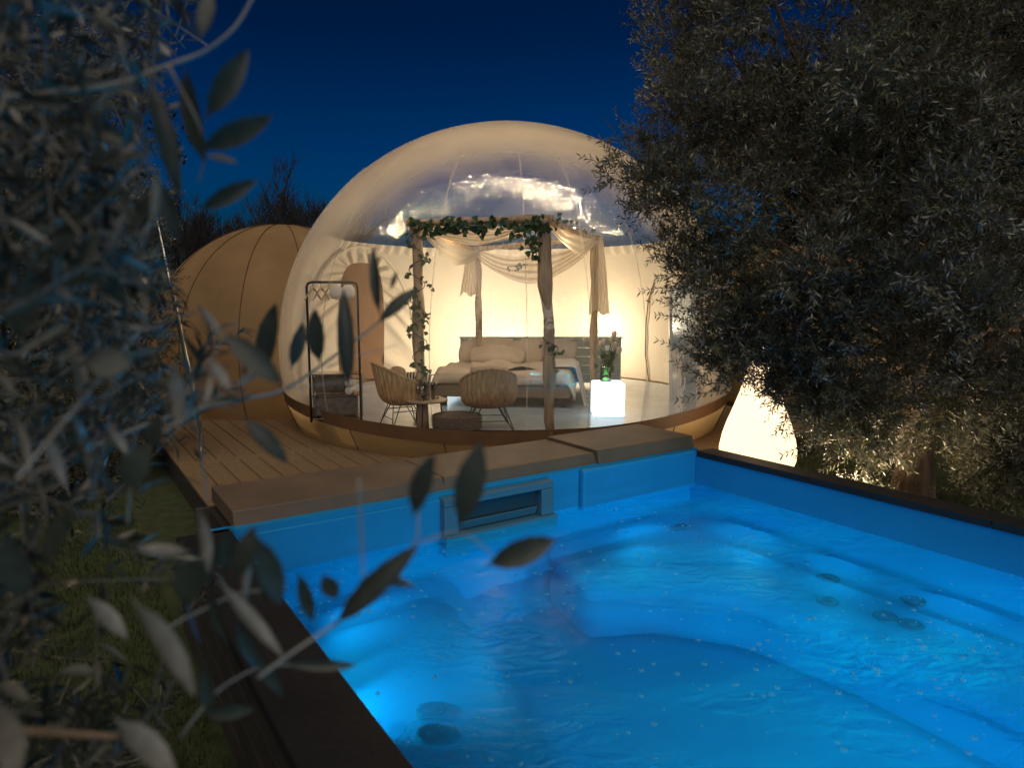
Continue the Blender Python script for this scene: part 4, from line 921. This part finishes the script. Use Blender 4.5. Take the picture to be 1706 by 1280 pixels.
# blurred olive tree right beside the camera
fgb = Vector((-2.1, .9, GZ))
fg = empty('olive_tree', fgb, 'out of focus olive branches close to the camera on the left', 'tree', 'olive trees round the pool')
MB().tube([fgb+Vector((0, 0, -.05)), fgb+Vector((.02, 0, .6)), fgb+Vector((-.03, .02, 1.3)), fgb+Vector((.05, .05, 2.1)), fgb+Vector((.1, .1, 2.9))], [.2, .16, .14, .1, .06], 14).build('trunk', M['bark'], fg, smooth=True)
def tpx(pts, dep, r0, r1, name='twig'):
    P_ = [at_y(x, y, dep+.02*i) for i, (x, y) in enumerate(pts)]
    # smooth the path
    Q = []
    for i in range(len(P_)-1):
        for j in range(4): Q.append(P_[i].lerp(P_[i+1], j/4))
    Q.append(P_[-1])
    for _ in range(2): Q = [Q[0]]+[(Q[i-1]+Q[i]*2+Q[i+1])/4 for i in range(1, len(Q)-1)]+[Q[-1]]
    MB().tube(Q, list(np.linspace(r0, r1, len(Q))), 7).build(name, M['bark_pale'], fg, smooth=True)
def lpx(x0, y0, x1, y1, wpx, dep, under=None, dd=.0):
    a = at_y(x0, y0, dep); b = at_y(x1, y1, dep+dd); d = b-a; ln = d.length
    nr = Vector((random.gauss(0, .35), -1, random.gauss(.2, .35)))
    if under if under is not None else random.random() < .4: nr = -nr
    wm = wpx*dep/FPX; put_leaf(OLV, fg, a, d, nr, ln, max(.45, wm/(.21*ln))*(.74 if under else 1.))
tpx([(-60, 168), (100, 153), (200, 140), (280, 108), (340, 88), (395, 45), (432, -25)], .95, .004, .0018)
tpx([(280, 108), (330, 200), (345, 250), (330, 310)], .97, .0022, .001)
for q in ((310, 120, 332, 268, 42, 1.0), (250, 135, 302, 325, 32, 1.0), (346, 190, 414, 82, 38, .95), (342, 246, 452, 194, 38, .95), (335, 60, 352, -20, 27, 1.0), (250, 92, 264, 25, 24, 1.0), (338, 348, 426, 300, 28, 1.0), (262, 300, 300, 400, 26, 1.05), (345, 260, 395, 268, 14, .95), (205, 275, 215, 205, 20, 1.2)): lpx(*q, under=False)
for q in ((280, 180, 302, 172, 12, 1.4), (285, 260, 308, 245, 14, 1.4), (118, 275, 140, 235, 10, 1.3), (80, 270, 95, 225, 9, 1.3), (0, 225, 28, 208, 14, 1.2), (35, 90, 45, 30, 14, 1.1), (265, 70, 285, 95, 14, 1.3)): lpx(*q, under=True)
tpx([(120, 760), (260, 700), (380, 668), (470, 655), (560, 592), (640, 530), (688, 486)], 1.3, .006, .0014)
for q in ((634, 534, 694, 478, 24, 1.3), (580, 640, 572, 482, 28, 1.3), (632, 520, 618, 408, 19, 1.3), (650, 482, 662, 452, 8, 1.3), (532, 600, 520, 515, 36, 1.3), (486, 610, 506, 538, 24, 1.3), (440, 618, 452, 505, 42, 1.3)): lpx(*q, under=False)
tpx([(545, 612), (600, 590), (662, 575)], 1.3, .0014, .0008); tpx([(470, 650), (540, 640), (600, 632)], 1.3, .0014, .0008)
tpx([(430, 1130), (490, 1085), (560, 1040), (612, 985), (700, 905), (694, 830), (700, 770)], .8, .0022, .001)
for q in ((565, 1035, 692, 910, 44, .8), (690, 855, 716, 758, 50, .78), (768, 868, 800, 738, 52, .8), (818, 940, 925, 900, 48, .8), (612, 960, 690, 975, 20, .82)): lpx(*q, under=False)
tpx([(598, 800), (601, 870), (606, 985)], .8, .0022, .0012); tpx([(700, 905), (770, 880), (830, 935)], .8, .0014, .001)
for q in ((372, 978, 472, 1092, 34, .8), (228, 1010, 332, 1152, 62, .7), (150, 1000, 214, 1062, 40, .8), (0, 1180, 30, 1300, 66, .7), (100, 1122, 166, 1114, 32, .9), (-5, 1142, 56, 1165, 42, .9), (200, 1205, 296, 1290, 66, .7), (104, 1200, 126, 1190, 28, 1.0), (332, 855, 352, 952, 32, .85), (415, 882, 408, 1012, 20, .85), (310, 920, 232, 914, 30, .85), (20, 690, 60, 800, 32, .8), (75, 720, 112, 815, 28, .85), (180, 700, 215, 760, 24, .9), (290, 610, 300, 710, 34, .9), (350, 600, 385, 650, 26, .9), (200, 490, 225, 515, 20, 1.0), (110, 560, 150, 640, 24, .9), (330, 510, 370, 560, 22, .9), (155, 545, 165, 585, 13, 1.2), (190, 530, 200, 570, 14, 1.2), (-10, 620, 30, 660, 30, .8)): lpx(*q, under=True)
for q in ((145, 602, 216, 606, 52, .8), (210, 810, 240, 745, 52, .8), (255, 745, 262, 690, 34, .9), (330, 935, 300, 1010, 60, .8), (430, 900, 470, 1010, 44, .78), (398, 960, 420, 880, 40, .8), (540, 960, 560, 1000, 34, .8), (380, 560, 470, 640, 40, .9), (410, 700, 480, 770, 30, .95), (100, 430, 140, 330, 40, .9), (60, 480, 20, 560, 44, .85), (220, 380, 265, 310, 36, .95), (120, 850, 60, 950, 44, .8), (10, 900, 40, 1000, 50, .75)): lpx(*q, under=False)
for q in ((352, 985, 376, 1085, 26, .9), (395, 1035, 430, 1120, 24, .95), (340, 1110, 352, 1200, 26, .85), (430, 1090, 470, 1165, 24, .9), (310, 985, 325, 1080, 24, .9), (385, 880, 372, 960, 26, .9), (455, 930, 436, 1005, 30, .85), (365, 905, 330, 985, 28, .9), (480, 1105, 590, 1112, 22, .9), (345, 1190, 420, 1185, 26, .85), (500, 960, 520, 1040, 26, .85), (300, 1060, 300, 1140, 26, .9)): lpx(*q, under=False)
tpx([(250, 1060), (330, 1020), (400, 985), (470, 985)], .88, .0018, .001); tpx([(300, 1230), (360, 1150), (430, 1110), (500, 1108)], .88, .0018, .001)
# the rest of its twigs
xm = [(-60, 380), (100, 300), (200, 290), (300, 270), (400, 270), (500, 320), (560, 440), (640, 450), (700, 330), (800, 280), (880, 300), (950, 400), (1000, 400), (1100, 330), (1340, 250)]
def xmax(y): return float(np.interp(y, [a for a, b in xm], [b for a, b in xm]))
tb_, te_ = [], []; B_, D_, N_, LL = [], [], [], []
for i in range(620):
    dep = random.uniform(.8, 2.8); py = random.uniform(-40, 1320); px = random.uniform(-120, xmax(py)-10-30/dep)
    if 760 < py < 1150 and 60 < px < 340 and random.random() < .72: continue
    c_ = at_y(px, py, dep); d = Vector((random.gauss(.5, .5), random.gauss(0, .35), random.gauss(.05, .6))).normalized(); L_ = random.uniform(.12, .26); a = c_-d*L_*.8; e = c_+d*L_*.2
    tb_.append(a); te_.append(e); sd0 = d.orthogonal().normalized(); sd1 = d.cross(sd0); n = random.randint(4, 8)
    for j in range(2*n):
        t = (j//2+.7)/n; an = (j//2)*1.3+i; sd = (sd0*math.cos(an)+sd1*math.sin(an))*(1 if j % 2 else -1); p = a.lerp(e, t)
        ld = d*.7+sd*.8+rv(.15); ll = random.uniform(.045, .075)
        q = p+ld.normalized()*ll; z = (q-CO).dot(CF); qx = 853+FPX*(q-CO).dot(CR)/z; qy = 640-FPX*(q-CO).dot(CU)/z
        if z < .35 or qx > xmax(qy)+15: continue
        B_.append(p); D_.append(ld); N_.append(Vector((0, 0, .7))-sd*.4+d*.5+rv(.35)); LL.append(ll)
twig_mesh('twigs', np.array([tuple(q) for q in tb_]), np.array([tuple(q) for q in te_]), .0022, M['bark_pale'], fg)
zz = [l/max(.3, (b-CO).dot(CF)) for l, b in zip(LL, B_)]; order = sorted(range(len(B_)), key=lambda i: -zz[i]); ntop = 300-len([c for c in fg.children if c.name.startswith('leaf')])
for i in order[:ntop]: put_leaf(OLV, fg, B_[i], D_[i], N_[i], LL[i], random.uniform(.62, .95))
r_ = order[ntop:]
V, F = leaf_arrays(np.array([tuple(B_[i]) for i in r_]), np.array([tuple(D_[i]) for i in r_]), np.array([tuple(N_[i]) for i in r_]), np.array([LL[i] for i in r_]), .105)
o = fast_mesh('foliage', V, F, M['olive_fg'], fg); tag(o, kind='stuff')
for px, py, dep in ((-80, 165, .95), (-60, 500, 1.3), (60, 800, .9), (-60, 1000, 1.0), (200, 1230, .85), (-100, 650, 1.8), (-100, 60, 1.8)):
    p = at_y(px, py, dep); limb(fg, [fgb+Vector((.0, .02, max(.7, min(2.4, p.z+.4-GZ-.2)))), (fgb+Vector((0, 0, p.z-GZ))).lerp(p, .6), p], .03, .005, 'limb', 8)

# ------------------------------------------------------------------ bare trees far behind, and dark evergreens at the back
def bare_tree(px, top_py, dep, label, seed, spread=.5):
    rnd = random.Random(seed); base = Vector((at_y(px, 480, dep).x, dep, GZ)); H = at_y(px, top_py, dep).z-GZ
    root = empty('bare_tree', base, label, 'tree', 'bare trees on the skyline'); tk = MB(); br = MB()
    def grow(p, d, L, r, lev):
        q = p+d*L; mid = p.lerp(q, .5)+Vector((rnd.gauss(0, .05), 0, rnd.gauss(0, .03)))*L
        (tk if lev == 0 else br).tube([p, mid, q], [r, r*.8, r*.6], 5 if lev < 2 else 3, False)
        if lev >= 5: return
        for k_ in range(rnd.choice((3, 4, 4)) if lev < 4 else 3):
            a = Vector((rnd.gauss(0, spread), rnd.gauss(0, spread), rnd.gauss(.45, .25))); nd_ = (d+a).normalized()
            grow(p.lerp(q, rnd.uniform(.55, 1)), nd_, L*rnd.uniform(.6, .82), max(.011, r*.58), lev+1)
    grow(base, Vector((0, 0, 1)), H*.36, H*.02, 0)
    tk.build('trunk', M['bark_dark'], root, smooth=True); br.build('branches', M['bark_dark'], root)['kind'] = 'stuff'
for i, (px, ty, dep) in enumerate(((515, 285, 24), (420, 325, 27), (345, 315, 25), (470, 345, 30), (385, 350, 31), (300, 330, 28), (545, 300, 29), (365, 335, 33), (445, 335, 34), (490, 310, 32), (325, 345, 34))):
    bare_tree(px, ty, dep, ('tall bare tree on the skyline at the left edge of the bubble', 'bare tree above the middle of the left tan tent', 'bare tree above the left shoulder of the tan tent', 'low bare tree between two taller ones above the tan tent', 'low bare tree far off above the tan tent', 'bare tree showing behind the blurred olive leaves', 'bare tree partly hidden behind the clear bubble', 'faint bare tree farthest off above the left tan tent', 'faint bare tree between the tall one and the tan tent top', 'faint bare tree close beside the tall bare tree', 'faint low bare tree beside the blurred leaves')[i], 20+i)
def evergreen(px, dep, H, r, label, seed):
    base = Vector((at_y(px, 480, dep).x, dep, GZ)); s = empty('evergreen_tree', base, label, 'tree', 'dark evergreens behind the garden')
    MB().tube([base, base+Vector((0, 0, H*.5))], [.25, .1], 8).build('trunk', M['bark_dark'], s)
    c_ = [np.array(base)+np.array([rng.normal(0, r*.4), rng.normal(0, r*.35), rng.uniform(.3, H)]) for _ in range(60)]
    b, e, B2, D2, N2, L2 = sprays(c_, [(r*.25,)*3]*60, 3600 if px > 900 else 1500, 10, .5, .20, .2); V, F = leaf_arrays(B2, D2, N2, L2, .22); o = fast_mesh('foliage', V, F, M['evergreen'], s); tag(o, kind='stuff')
for i, (px, dep, H, r) in enumerate(((1330, 17, 7.5, 2.2), (1480, 15, 8.2, 2.4), (1640, 16, 8.2, 2.6), (1790, 14, 8, 2.5), (-60, 16, 8, 3.), (110, 18, 6.5, 2.4))):
    evergreen(px, dep, H, r, ('dark evergreen behind the right olive tree nearest the bubble', 'dark evergreen directly behind the crown of the right olive', 'dark evergreen behind the right olive near the picture edge', 'dark evergreen at the far right edge of the garden', 'dark evergreen at the far left edge of the garden', 'dark evergreen behind the left olive tree')[i], i)
